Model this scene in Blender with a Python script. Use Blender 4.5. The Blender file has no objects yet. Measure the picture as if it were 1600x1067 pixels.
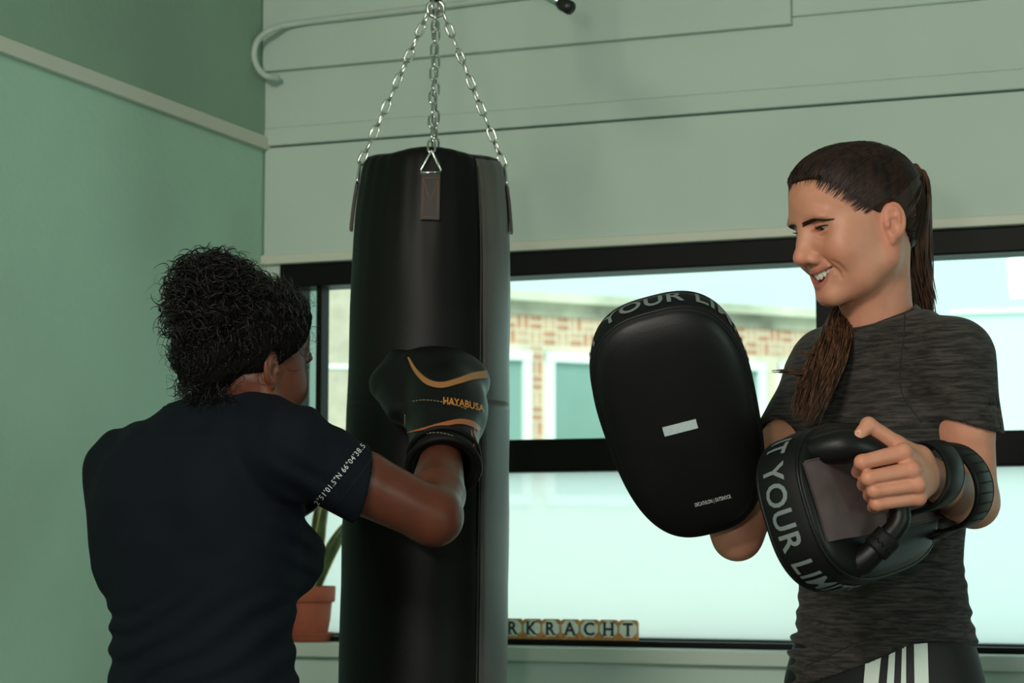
import bpy, bmesh, math, random
import numpy as np
from mathutils import Vector, Matrix

random.seed(7)
rng = np.random.default_rng(7)
scene = bpy.context.scene
COL = scene.collection

# ------------------------------------------------------------------ camera
FPX = 3300.0
PITCH = math.radians(5.48)
CAM = np.array([0.0, 0.0, 1.10])
cam_data = bpy.data.cameras.new('camera')
cam_data.sensor_width = 36.0
cam_data.lens = 36.0 * FPX / 1600.0
cam_data.clip_end = 300
cam_data.dof.use_dof = True
cam_data.dof.focus_distance = 2.95
cam_data.dof.aperture_fstop = 9.0
cam = bpy.data.objects.new('camera', cam_data)
COL.objects.link(cam)
cam.location = CAM
cam.rotation_euler = (math.pi / 2 + PITCH, 0, 0)
scene.camera = cam

# ------------------------------------------------------------------ world, lights, exposure
world = bpy.data.worlds.new('overcast_sky')
scene.world = world
world.use_nodes = True
bg = world.node_tree.nodes['Background']
bg.inputs['Color'].default_value = (0.74, 1.0, 0.945, 1)
bg.inputs['Strength'].default_value = 1.22

def area_light(name, loc, target, sx, sy, power, col):
    l = bpy.data.lights.new(name, 'AREA')
    l.shape = 'RECTANGLE'; l.size = sx; l.size_y = sy
    l.energy = power; l.color = col
    o = bpy.data.objects.new(name, l); COL.objects.link(o)
    o.location = loc
    d = Vector(target) - Vector(loc)
    o.rotation_euler = d.to_track_quat('-Z', 'Y').to_euler()
    return o
# unseen lights added: high behind the camera, and at right for the left wall
area_light('added_rear_light', (-1.3, -0.6, 2.65), (0.3, 3.6, 1.7), 0.8, 0.8, 104, (1.0, 0.95, 0.84))
area_light('added_side_fill', (2.6, 0.4, 1.2), (-1.3, 3.4, 0.7), 1.0, 1.2, 26, (0.74, 1.0, 0.88))
area_light('camera_flash', (-0.19, -0.02, 1.27), (0.0, 4.0, 1.6), 0.10, 0.07, 13, (1.0, 0.97, 0.90))
sun_d = bpy.data.lights.new('sun', 'SUN'); sun_d.energy = 2.7; sun_d.angle = math.radians(30)
sun_d.color = (1.0, 0.98, 0.93)
sun = bpy.data.objects.new('sun', sun_d); COL.objects.link(sun)
sun.rotation_euler = Vector((0.15, 0.8, -0.75)).to_track_quat('-Z', 'Y').to_euler()

scene.view_settings.view_transform = 'Standard'
scene.view_settings.look = 'None'
scene.view_settings.exposure = 0.0
scene.view_settings.gamma = 1.0
scene.view_settings.use_curve_mapping = False

# ------------------------------------------------------------------ photograph geometry helpers
CF = np.array([0, math.cos(PITCH), math.sin(PITCH)])
CU = np.array([0, -math.sin(PITCH), math.cos(PITCH)])
CX = np.array([1.0, 0, 0])
def ray(px, py):
    return CF + CX * ((px - 800) / FPX) + CU * ((533.5 - py) / FPX)
def P(px, py, Y):
    d = ray(px, py)
    return CAM + d * (Y / d[1])
def hit(px, py, o, n):
    d = ray(px, py)
    t = np.dot(np.asarray(o) - CAM, n) / np.dot(d, n)
    return CAM + d * t
def unit(v):
    v = np.asarray(v, float)
    return v / np.linalg.norm(v)

# ------------------------------------------------------------------ materials
def new_mat(name):
    m = bpy.data.materials.new(name); m.use_nodes = True
    nt = m.node_tree
    return m, nt, nt.nodes['Principled BSDF']
def mat(name, col, rough=0.6, metal=0.0, spec=0.5, bump=0.0, bscale=200.0, var=0.0, vscale=8.0, sheen=0.0, coat=0.0,
        bdist=0.002, sss=0.0):
    m, nt, b = new_mat(name)
    b.inputs['Base Color'].default_value = (*col, 1)
    b.inputs['Roughness'].default_value = rough
    b.inputs['Metallic'].default_value = metal
    b.inputs['Specular IOR Level'].default_value = spec
    if sheen: b.inputs['Sheen Weight'].default_value = sheen
    if coat: b.inputs['Coat Weight'].default_value = coat
    if sss:
        b.inputs['Subsurface Weight'].default_value = sss
        b.inputs['Subsurface Radius'].default_value = (0.012, 0.005, 0.003)
        b.inputs['Subsurface Scale'].default_value = 0.5
    tc = nt.nodes.new('ShaderNodeTexCoord')
    if var:
        n = nt.nodes.new('ShaderNodeTexNoise'); n.inputs['Scale'].default_value = vscale; n.inputs['Detail'].default_value = 5
        nt.links.new(tc.outputs['Object'], n.inputs['Vector'])
        r = nt.nodes.new('ShaderNodeValToRGB')
        r.color_ramp.elements[0].position = 0.3; r.color_ramp.elements[1].position = 0.7
        r.color_ramp.elements[0].color = (*[max(0, c * (1 - var)) for c in col], 1)
        r.color_ramp.elements[1].color = (*[min(1, c * (1 + var)) for c in col], 1)
        nt.links.new(n.outputs['Fac'], r.inputs['Fac'])
        nt.links.new(r.outputs['Color'], b.inputs['Base Color'])
    if bump:
        n = nt.nodes.new('ShaderNodeTexNoise'); n.inputs['Scale'].default_value = bscale; n.inputs['Detail'].default_value = 4
        nt.links.new(tc.outputs['Object'], n.inputs['Vector'])
        bp = nt.nodes.new('ShaderNodeBump'); bp.inputs['Strength'].default_value = bump; bp.inputs['Distance'].default_value = bdist
        nt.links.new(n.outputs['Fac'], bp.inputs['Height'])
        nt.links.new(bp.outputs['Normal'], b.inputs['Normal'])
    return m

M = {}
M['wall_back'] = mat('painted_boards', (0.50, 0.60, 0.53), 0.62, var=0.05, vscale=2.5, bump=0.12, bscale=60)
M['wall_left'] = mat('green_plaster', (0.40, 0.60, 0.465), 0.75, var=0.05, vscale=3, bump=0.5, bscale=55, bdist=0.003)
M['wall_rest'] = mat('plain_plaster', (0.45, 0.52, 0.47), 0.8)
M['ceiling'] = mat('white_ceiling', (0.6, 0.64, 0.6), 0.85)
M['floor'] = mat('grey_floor', (0.10, 0.11, 0.10), 0.55, var=0.15, vscale=4)
M['trim'] = mat('cream_trim', (0.62, 0.62, 0.52), 0.5)
M['groove'] = mat('dark_joint', (0.10, 0.13, 0.11), 0.9)
M['sill'] = mat('sill_board', (0.50, 0.56, 0.49), 0.4)
M['frame'] = mat('black_frame', (0.0035, 0.0032, 0.003), 0.5, spec=0.15, bump=0.1, bscale=40)
M['cable'] = mat('white_cable', (0.50, 0.59, 0.52), 0.5)

def glass_mat():
    m, nt, b = new_mat('clear_glass')
    nt.nodes.remove(b)
    t = nt.nodes.new('ShaderNodeBsdfTransparent'); t.inputs[0].default_value = (0.93, 1.0, 0.97, 1)
    g = nt.nodes.new('ShaderNodeBsdfGlossy'); g.inputs['Roughness'].default_value = 0.02
    f = nt.nodes.new('ShaderNodeFresnel'); f.inputs['IOR'].default_value = 1.25
    mx = nt.nodes.new('ShaderNodeMixShader')
    nt.links.new(f.outputs[0], mx.inputs[0]); nt.links.new(t.outputs[0], mx.inputs[1]); nt.links.new(g.outputs[0], mx.inputs[2])
    nt.links.new(mx.outputs[0], nt.nodes['Material Output'].inputs['Surface'])
    return m
def frosted_mat():
    m, nt, b = new_mat('frosted_film')
    nt.nodes.remove(b)
    t = nt.nodes.new('ShaderNodeBsdfTranslucent'); t.inputs[0].default_value = (0.95, 1.0, 0.98, 1)
    g = nt.nodes.new('ShaderNodeBsdfTransparent'); g.inputs[0].default_value = (0.98, 1.0, 0.99, 1)
    mx = nt.nodes.new('ShaderNodeMixShader'); mx.inputs[0].default_value = 0.35
    nt.links.new(t.outputs[0], mx.inputs[1]); nt.links.new(g.outputs[0], mx.inputs[2])
    nt.links.new(mx.outputs[0], nt.nodes['Material Output'].inputs['Surface'])
    return m
M['glass'] = glass_mat()
M['frosted'] = frosted_mat()

# ------------------------------------------------------------------ mesh helpers
def link(o, parent=None):
    COL.objects.link(o)
    if parent is not None:
        o.parent = parent
        o.matrix_parent_inverse = parent.matrix_world.inverted() if False else Matrix.Identity(4)
    return o
def rebase(o, parent):
    """parent o (whose data are in world space) under an Empty placed at parent.location"""
    COL.objects.link(o)
    o.parent = parent
    o.matrix_parent_inverse = Matrix.Translation(parent['_loc']).inverted() if parent.get('_loc') is not None else Matrix.Identity(4)
    return o
def tag(o, label=None, cat=None, group=None, kind=None):
    if label: o['label'] = label
    if cat: o['category'] = cat
    if group: o['group'] = group
    if kind: o['kind'] = kind
    return o
ROOTLOC = {}
def empty(name, loc=(0, 0, 0), label=None, cat=None, group=None, kind=None, parent=None):
    o = bpy.data.objects.new(name, None)
    COL.objects.link(o)
    o.empty_display_size = 0.05
    loc = tuple(float(v) for v in loc)
    if parent is not None:
        o.parent = parent
        pl = ROOTLOC.get(parent.name, (0, 0, 0))
        o.location = [a - b for a, b in zip(loc, pl)]
    else:
        o.location = loc
    ROOTLOC[o.name] = loc
    return tag(o, label, cat, group, kind)
def mesh_obj(name, me, material=None, parent=None, smooth=True):
    """object whose mesh data are in world coordinates; under a parent Empty the offset is undone"""
    o = bpy.data.objects.new(name, me)
    COL.objects.link(o)
    if material is not None:
        ms = material if isinstance(material, (list, tuple)) else [material]
        if len(me.materials) == 0:
            for m in ms: me.materials.append(m)
    if smooth and len(me.polygons):
        me.polygons.foreach_set('use_smooth', np.ones(len(me.polygons), bool))
    if parent is not None:
        o.parent = parent
        pl = ROOTLOC.get(parent.name, (0, 0, 0))
        o.location = [-v for v in pl]
        ROOTLOC[o.name] = (0, 0, 0)
    else:
        ROOTLOC[o.name] = (0, 0, 0)
    return o
def me_from(verts, faces, name='mesh'):
    me = bpy.data.meshes.new(name)
    me.from_pydata([tuple(map(float, v)) for v in verts], [], [tuple(map(int, f)) for f in faces])
    me.update()
    return me
def me_fast(V, Q, name='mesh'):
    """V (n,3) float, Q (m,k) int"""
    V = np.asarray(V, np.float32); Q = np.asarray(Q, np.int32)
    k = Q.shape[1]
    me = bpy.data.meshes.new(name)
    me.vertices.add(len(V)); me.vertices.foreach_set('co', V.ravel())
    me.loops.add(Q.size); me.loops.foreach_set('vertex_index', Q.ravel())
    me.polygons.add(len(Q)); me.polygons.foreach_set('loop_start', np.arange(0, Q.size, k, dtype=np.int32))
    me.update(calc_edges=True); me.validate()
    return me
def box8(o, ax, ay, az, x0, x1, y0, y1, z0, z1):
    o = np.asarray(o, float); ax, ay, az = map(np.asarray, (ax, ay, az))
    vs = [o + ax * x + ay * y + az * z for z in (z0, z1) for y in (y0, y1) for x in (x0, x1)]
    fs = [(0, 2, 3, 1), (4, 5, 7, 6), (0, 1, 5, 4), (2, 6, 7, 3), (0, 4, 6, 2), (1, 3, 7, 5)]
    return vs, fs
def box_obj(name, fr, rng6, material, parent=None, bevel=0.0):
    """box in the frame fr=(origin, ax, ay, az)"""
    vs, fs = box8(*fr, *rng6)
    me = me_from(vs, fs, name)
    bm = bmesh.new(); bm.from_mesh(me)
    bmesh.ops.recalc_face_normals(bm, faces=bm.faces)
    if bevel:
        bmesh.ops.bevel(bm, geom=list(bm.edges), offset=bevel, segments=2, affect='EDGES', profile=0.5)
    bm.to_mesh(me); bm.free()
    return mesh_obj(name, me, material, parent, smooth=False)
def tube_data(pts, r, seg=8, caps=True, closed=False):
    pts = np.asarray(pts, float); n = len(pts)
    r = np.broadcast_to(np.asarray(r, float), (n,))
    if closed:
        T = np.roll(pts, -1, 0) - np.roll(pts, 1, 0)
    else:
        T = np.gradient(pts, axis=0)
    T /= np.linalg.norm(T, axis=1)[:, None] + 1e-12
    ref = np.array([0, 0, 1.0]) if abs(T[0][2]) < 0.9 else np.array([1.0, 0, 0])
    N = np.zeros_like(pts)
    v = ref - T[0] * np.dot(ref, T[0]); N[0] = v / np.linalg.norm(v)
    for i in range(1, n):
        v = N[i - 1] - T[i] * np.dot(N[i - 1], T[i]); N[i] = v / (np.linalg.norm(v) + 1e-12)
    B = np.cross(T, N)
    a = np.arange(seg) / seg * 2 * math.pi
    V = pts[:, None, :] + (N[:, None, :] * np.cos(a)[None, :, None] + B[:, None, :] * np.sin(a)[None, :, None]) * r[:, None, None]
    V = V.reshape(-1, 3)
    F = []
    m = n if closed else n - 1
    for i in range(m):
        j = (i + 1) % n
        for k in range(seg):
            l = (k + 1) % seg
            F.append((i * seg + k, i * seg + l, j * seg + l, j * seg + k))
    if caps and not closed:
        F.append(tuple(range(seg - 1, -1, -1))); F.append(tuple((n - 1) * seg + k for k in range(seg)))
    return V, F
def tube_obj(name, pts, r, material, parent=None, seg=8, closed=False):
    V, F = tube_data(pts, r, seg, True, closed)
    return mesh_obj(name, me_from(V, F, name), material, parent)
def catmull(pts, n=8):
    pts = np.asarray(pts, float)
    p = np.vstack([2 * pts[0] - pts[1], pts, 2 * pts[-1] - pts[-2]])
    out = []
    for i in range(1, len(p) - 2):
        for t in np.linspace(0, 1, n, endpoint=False):
            a, b, c, d = p[i - 1], p[i], p[i + 1], p[i + 2]
            out.append(0.5 * ((2 * b) + (c - a) * t + (2 * a - 5 * b + 4 * c - d) * t * t + (3 * b - a - 3 * c + d) * t ** 3))
    out.append(pts[-1])
    return np.array(out)
def lathe(name, prof, material, origin, parent=None, seg=48, axis=None, disp=None):
    """prof: list of (r, h); axis frame (ax, ay, az)"""
    ax, ay, az = axis if axis is not None else (np.array([1., 0, 0]), np.array([0, 1., 0]), np.array([0, 0, 1.]))
    o = np.asarray(origin, float)
    a = np.arange(seg) / seg * 2 * math.pi
    V = []
    for (r, h) in prof:
        for t in a:
            rr, hh = (r, h) if disp is None else disp(r, h, t)
            V.append(o + ax * rr * math.cos(t) + ay * rr * math.sin(t) + az * hh)
    F = []
    for i in range(len(prof) - 1):
        for k in range(seg):
            l = (k + 1) % seg
            F.append((i * seg + k, i * seg + l, (i + 1) * seg + l, (i + 1) * seg + k))
    F.append(tuple(range(seg - 1, -1, -1))); F.append(tuple((len(prof) - 1) * seg + k for k in range(seg)))
    return mesh_obj(name, me_from(V, F, name), material, parent)
def text_mesh(s, size, extrude=0.0, spacing=1.0, shear=0.0, sub=0, bold=0.0):
    """flat text mesh verts/faces in the xy plane, left aligned, baseline y = 0"""
    c = bpy.data.curves.new('lettering', 'FONT')
    c.body = s; c.size = size; c.extrude = extrude; c.space_character = spacing; c.shear = shear
    c.offset = bold
    c.resolution_u = 3
    o = bpy.data.objects.new('lettering', c); COL.objects.link(o)
    dg = bpy.context.evaluated_depsgraph_get()
    me = bpy.data.meshes.new_from_object(o.evaluated_get(dg))
    bpy.data.objects.remove(o); bpy.data.curves.remove(c)
    bm = bmesh.new(); bm.from_mesh(me)
    bmesh.ops.remove_doubles(bm, verts=bm.verts, dist=1e-6)
    bmesh.ops.triangulate(bm, faces=bm.faces)
    for _ in range(sub):
        es = [e for e in bm.edges if e.calc_length() > size * 0.22]
        if not es: break
        bmesh.ops.subdivide_edges(bm, edges=es, cuts=1)
        bmesh.ops.triangulate(bm, faces=bm.faces)
    bm.verts.ensure_lookup_table()
    V = np.array([v.co[:] for v in bm.verts]); F = [tuple(v.index for v in f.verts) for f in bm.faces]
    bm.free(); bpy.data.meshes.remove(me)
    return V, F
# ================================================================== the room shell
Z = np.array([0, 0, 1.0])
CORNER = P(408, 850, 5.0); CORNER[2] = 0
WV = unit((8500, -3300, 0))                 # along the window wall, to the right and nearer
WN = np.array([WV[1], -WV[0], 0])           # out of the window wall into the room
LV = WN.copy()                              # along the left wall towards the camera
LN = WV.copy()                              # out of the left wall into the room
WALLF = (CORNER, WV, WN, Z)
LEFTF = (CORNER, LV, LN, Z)
def PW(px, py, d=0.0):
    p = hit(px, py, CORNER + WN * d, WN)
    r = p - CORNER
    return float(np.dot(r, WV)), float(r[2])
def PL(px, py, d=0.0):
    p = hit(px, py, CORNER + LN * d, LN)
    r = p - CORNER
    return float(np.dot(r, LV)), float(r[2])
def W(s, z, d=0.0):
    return CORNER + WV * s + Z * z + WN * d

ROOM_H = 2.85
WALL_L = 6.0          # window wall length
SIDE_L = 8.2          # left wall length
fl = box_obj('floor', WALLF, (-0.2, WALL_L, -0.3, SIDE_L, -0.1, 0.0), M['floor']); tag(fl, kind='structure')
ce = box_obj('ceiling', WALLF, (-0.2, WALL_L, -0.3, SIDE_L, ROOM_H, ROOM_H + 0.1), M['ceiling']); tag(ce, kind='structure')
wl = box_obj('wall_left', LEFTF, (-0.3, SIDE_L, -0.2, 0.0, 0.0, ROOM_H), M['wall_left']); tag(wl, kind='structure')
wr = box_obj('wall_right', LEFTF, (-0.3, SIDE_L, WALL_L, WALL_L + 0.2, 0.0, ROOM_H), M['wall_rest']); tag(wr, kind='structure')
wb = box_obj('wall_rear', WALLF, (-0.2, WALL_L, SIDE_L, SIDE_L + 0.2, 0.0, ROOM_H), M['wall_rest']); tag(wb, kind='structure')

M['wall_upper'] = mat('dark_green_plaster', (0.25, 0.38, 0.28), 0.75, var=0.05, vscale=3, bump=0.5, bscale=55, bdist=0.003)
# picture rail on the left wall
zr0 = PL(200, 158)[1]; zr1 = PL(200, 135)[1]
tr = box_obj('trim_1', LEFTF, (0.0, SIDE_L, 0.0, 0.016, zr0, zr1), M['trim'], bevel=0.003); tag(tr, kind='structure')
box_obj('upper_paint_field', LEFTF, (0.0, SIDE_L, 0.0, 0.004, zr1 - 0.01, ROOM_H), M['wall_upper'], wl)

# window wall: everything is measured on the wall plane
s_l = PW(438, 700)[0]; s_r = WALL_L - 0.25
z_sill = PW(1000, 1014, 0.13)[1]
z_btm = z_sill
z_top = PW(1000, 384)[1]                      # top of the black frame
wback = empty('wall_back', W(0, 0), kind='structure')
def wbox(name, s0, s1, d0, d1, z0, z1, m, parent, bevel=0.0):
    return box_obj(name, WALLF, (s0, s1, d0, d1, z0, z1), m, parent, bevel)
wbox('lower_wall', 0, WALL_L, -0.25, 0.0, 0, z_btm - 0.03, M['wall_back'], wback)
wbox('wall_pier', 0, s_l, -0.25, 0.0, z_btm - 0.03, z_top, M['wall_back'], wback)
wbox('wall_pier', s_r, WALL_L, -0.25, 0.0, z_btm - 0.03, z_top, M['wall_back'], wback)
zA = PW(1000, 185, 0.02)[1]; zB = PW(1000, 59, 0.03)[1]
wbox('lintel', 0, WALL_L, -0.25, 0.0, z_top, ROOM_H, M['wall_back'], wback)
wbox('board', 0.004, WALL_L, 0.0, 0.012, z_top + 0.02, zA - 0.002, M['wall_back'], wback, 0.002)
wbox('board', 0.004, WALL_L, 0.0, 0.017, zA + 0.0025, zA + 0.045, M['wall_back'], wback, 0.003)
wbox('board', 0.004, WALL_L, 0.0, 0.014, zA + 0.045, zB + 0.02, M['wall_back'], wback, 0.002)
s_b = PW(1236, 30, 0.03)[0]; s_a = PW(735, 88, 0.03)[0]
wbox('board', 0.006, s_b, 0.0, 0.034, zB, zB + 0.20, M['wall_back'], wback, 0.002)
wbox('board', s_b, WALL_L, 0.0, 0.024, zB + 0.018, zB + 0.20, M['wall_back'], wback, 0.004)
wbox('board', 0.006, WALL_L, 0.0, 0.030, zB + 0.203, ROOM_H - 0.25, M['wall_back'], wback, 0.003)
wbox('joint', 0.004, WALL_L, 0.0, 0.006, zA - 0.004, zA + 0.004, M['groove'], wback)
tw = wbox('window_trim', 0.0, WALL_L, 0.0, 0.022, z_top, z_top + 0.022, M['trim'], wback, 0.003)

# ---- window_1: black frame with transom, mullions and panes
win = empty('window_1', W(s_l, z_btm, -0.03), kind='structure')
z_in = PW(1000, 424, -0.02)[1]                # lower edge of the black head
wbox('frame_head', s_l, s_r, -0.09, 0.004, z_in, z_top, M['frame'], win, 0.004)
z_b1 = PW(1200, 1001, -0.0)[1]
wbox('frame_bottom', s_l, s_r, -0.09, 0.0, z_btm - 0.02, z_b1, M['frame'], win, 0.003)
wbox('frame_bead', s_l, s_r, -0.0, 0.012, z_btm - 0.005, z_b1 - 0.012, M['frame'], win, 0.002)
zt0 = PW(1000, 735.5)[1]; zt1 = PW(1000, 683)[1]
wbox('transom', s_l, s_r, -0.08, 0.0, zt0, zt1, M['frame'], win, 0.004)
sm0 = PW(1274, 480)[0]; sm1 = PW(1316, 480)[0]
sj0 = PW(488, 520)[0]; sj1 = PW(496.5, 520)[0]
wbox('frame_jamb', s_l - 0.005, s_l + 0.03, -0.09, 0.002, z_btm, z_top, M['frame'], win)
wbox('frame_jamb', s_r - 0.05, s_r, -0.09, 0.002, z_btm, z_top, M['frame'], win)
wbox('mullion', sj0, sj1, -0.06, -0.02, zt1, z_in, M['frame'], win)
wbox('mullion', sm0, sm1, -0.075, -0.001, z_b1, z_in, M['frame'], win, 0.003)
for (a, b, lo, hi, m) in ((s_l + 0.03, sm0, zt1, z_in, 'glass'), (sm1, s_r - 0.05, zt1, z_in, 'glass'),
                          (s_l + 0.03, sm0, z_b1, zt0, 'frosted'), (sm1, s_r - 0.05, z_b1, zt0, 'frosted')):
    wbox('pane', a, b, -0.046, -0.042, lo, hi, M[m], win)
# sill board and the panel under it
sb = wbox('trim_2', 0.0, WALL_L - 0.05, 0.0, 0.13, z_sill - 0.032, z_sill, M['sill'], None, 0.004); tag(sb, kind='structure')
pn = wbox('lower_panel', 0.0, WALL_L, 0.0, 0.10, 0.0, z_sill - 0.034, M['wall_back'], wback)

# ---- white cable bent round the corner end of the upper board
cp = [(434, 122), (416, 119), (403, 106), (397, 86), (403, 63), (425, 46), (462, 37), (560, 25), (680, 11), (800, -4), (1000, -27)]
pts = []
for (x, y) in cp:
    dd = 0.080 if x < 430 else 0.046
    s, z = PW(x, y, dd); pts.append(W(s, z, dd))
cab = tube_obj('conduit', catmull(pts, 6), 0.0075, M['cable'], seg=10)
tag(cab, 'painted cable conduit hooked around the end of the upper wall board', 'conduit')

# ================================================================== outside: brick school block with white windows
M['brick'] = mat('red_brick', (0.58, 0.27, 0.17), 0.9, var=0.22, vscale=3)
M['brick_b'] = mat('pale_brick', (0.68, 0.44, 0.31), 0.9, var=0.15, vscale=3)
M['mortar'] = mat('mortar', (0.80, 0.69, 0.54), 0.95, var=0.06, vscale=2)
M['concrete'] = mat('stained_concrete', (0.62, 0.60, 0.48), 0.9, var=0.3, vscale=0.9)
M['stain'] = mat('sooty_concrete', (0.42, 0.39, 0.31), 0.95, var=0.62, vscale=0.9)
M['white_frame'] = mat('white_window_frame', (0.93, 0.97, 0.95), 0.5)
M['far_pane'] = mat('far_window_glass', (0.24, 0.37, 0.335), 0.35, spec=0.3, var=0.08, vscale=0.6)
M['pale_wall'] = mat('pale_render', (0.66, 0.76, 0.745), 0.9)
M['beige_brick'] = mat('beige_brick', (0.60, 0.52, 0.42), 0.95, var=0.12, vscale=5)
BV = unit((6315, 3300, 0)); BN = np.array([BV[1], -BV[0], 0])
B0 = P(1035, 850, 37.0); B0[2] = 0
BF = (B0, BV, BN, Z)
def PB(px, py, d=0.0):
    r = hit(px, py, B0 + BN * d, BN) - B0
    return float(np.dot(r, BV)), float(r[2])
bs0 = PB(610, 500)[0]; bs1 = PB(1400, 500)[0]
zc_t = PB(1035, 470)[1]; zc_b = PB(1035, 484)[1]; zs_b = PB(1035, 503)[1]
zw_t = PB(1035, 559)[1]; zw_b = PB(1035, 790)[1]
blk = empty('brick_building', B0 + BV * (bs0 + bs1) / 2, 'low patterned brick building with white framed windows across the street', 'building')
def bbox_(name, s0, s1, d0, d1, z0, z1, m, parent=None, bevel=0.0):
    return box_obj(name, BF, (s0, s1, d0, d1, z0, z1), m, parent if parent is not None else blk, bevel)
bbox_('wall', bs0, bs1, -6, 0, -1.0, zc_b, M['mortar'])
bbox_('cornice', bs0 - 0.1, bs1 + 0.1, -6, 0.22, zc_b, zc_t, M['concrete'])
bbox_('stained_band', bs0, bs1, 0, 0.04, zs_b - 0.02, zc_b, M['stain'])
wins = [(PB(640, 600)[0], PB(827, 600)[0]), (PB(850, 600)[0], PB(1193, 600)[0]), (PB(1214, 600)[0], bs1 - 0.2)]
ft = PB(863, 600)[0] - PB(850, 600)[0]
for (a, b) in wins:
    wq = empty('window', B0 + BV * a + Z * zw_b, parent=blk)
    # a frame of four bars and a pane as sub-parts
    bbox_('frame_bar', a, a + ft, 0, 0.10, zw_b, zw_t, M['white_frame'], wq)
    bbox_('frame_bar', b - ft, b, 0, 0.10, zw_b, zw_t, M['white_frame'], wq)
    bbox_('frame_bar', a, b, 0, 0.11, zw_t - ft, zw_t, M['white_frame'], wq)
    bbox_('frame_bar', a, b, 0, 0.11, zw_b, zw_b + ft, M['white_frame'], wq)
    bbox_('pane', a + ft, b - ft, 0.0, 0.03, zw_b + ft, zw_t - ft, M['far_pane'], wq)
# basket weave of bricks
cell = (PB(1045, 520)[0] - PB(1025.4, 520)[0])
bl, bw2 = cell * 0.84, cell * 0.33
def brick_mesh(lx, lz):
    vs, fs = box8((0, 0, 0), BV, BN, Z, -lx / 2, lx / 2, 0, 0.012, -lz / 2, lz / 2)
    return me_from(vs, fs, 'brick')
bm_h = brick_mesh(bl, bw2); bm_v = brick_mesh(bw2, bl)
bm_h.materials.append(M['brick']); bm_v.materials.append(M['brick_b'])
bm_h2 = bm_h.copy(); bm_h2.materials.clear(); bm_h2.materials.append(M['brick_b'])
bm_v2 = bm_v.copy(); bm_v2.materials.clear(); bm_v2.materials.append(M['brick'])
cells = []
nx = int((bs1 - bs0) / cell); nz = int((zs_b + 0.05 - zw_b) / cell)
for j in range(nz):
    for i in range(nx):
        s = bs0 + (i + 0.5) * cell; z = zs_b - (j + 0.5) * cell
        if any(a - cell * 0.35 < s < b + cell * 0.35 and z < zw_t + cell * 0.35 for a, b in wins): continue
        horiz = (i + j) % 2 == 0
        for q in (-0.26, 0.26):
            p = B0 + BV * (s + (0 if horiz else q * cell)) + Z * (z + (q * cell if horiz else 0))
            # how it shows in the photograph: used only to choose which 300 are single parts
            d = p - CAM; v = d[1] * CF[1] + d[2] * CF[2]
            px = 800 + FPX * d[0] / v; py = 533.5 - FPX * float(np.dot(d, CU)) / v
            seen = (786 < px < 1274 and 480 < py < 690) and not (930 < px < 1130 and py > 500 + 0.0 * px)
            cells.append((0 if seen else 1, p, horiz))
cells.sort(key=lambda c: c[0])
bloc = np.array(ROOTLOC[blk.name])
rest_v, rest_f = [], []
for k, (_, p, horiz) in enumerate(cells):
    if k < 300:
        pick = (k * 7919) % 10
        me = (bm_h if pick < 7 else bm_h2) if horiz else (bm_v if pick < 7 else bm_v2)
        o = bpy.data.objects.new('brick', me); COL.objects.link(o); o.parent = blk; o.location = p - bloc
    else:
        lx, lz = (bl, bw2) if horiz else (bw2, bl)
        vs, fs = box8(p, BV, BN, Z, -lx / 2, lx / 2, 0, 0.012, -lz / 2, lz / 2)
        n0 = len(rest_v); rest_v += vs; rest_f += [tuple(n0 + q for q in f) for f in fs]
if rest_v:
    o = mesh_obj('brickwork', me_from(rest_v, rest_f), M['brick_b'], blk, smooth=False); o['kind'] = 'stuff'

# taller beige block seen through the left pane
b2 = empty('beige_building', P(540, 850, 30.0) * [1, 1, 0], 'tall beige brick building seen between the punching bag and the curly head', 'building')
F2 = (P(505, 850, 30.0) * [1, 1, 0], unit((1, 0.12, 0)), unit((0.12, -1, 0)), Z)
def hb(px, py): 
    r = hit(px, py, F2[0], F2[2]) - F2[0]; return float(np.dot(r, F2[1])), float(r[2])
xa = hb(460, 500)[0]; xb = hb(660, 500)[0]; zt = hb(530, 380)[1]
box_obj('wall', F2, (xa, xb, -2.2, 0, -1, zt), M['beige_brick'], b2)
box_obj('corner_strip', F2, (hb(494, 500)[0], hb(508, 500)[0], 0, 0.06, -1, zt), M['white_frame'], b2)
box_obj('string_course', F2, (hb(508, 500)[0], xb, 0, 0.04, hb(530, 576)[1], hb(530, 570)[1]), M['white_frame'], b2)
rowh = hb(530, 500)[1] - hb(530, 506)[1]
vv, ff = [], []
z = 0.0; k = 0
while z < zt - rowh:
    s = hb(508, 500)[0] + (0 if k % 2 else rowh * 1.3)
    while s < xb - rowh * 2.6:
        vs, fs = box8(F2[0], F2[1], F2[2], Z, s + 0.008, s + rowh * 2.6 - 0.008, 0, 0.012, z + 0.008, z + rowh - 0.008)
        n0 = len(vv); vv += vs; ff += [tuple(n0 + q for q in f) for f in fs]
        s += rowh * 2.6
    z += rowh; k += 1
o = mesh_obj('brickwork', me_from(vv, ff), M['beige_brick'], b2, smooth=False); o['kind'] = 'stuff'

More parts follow.
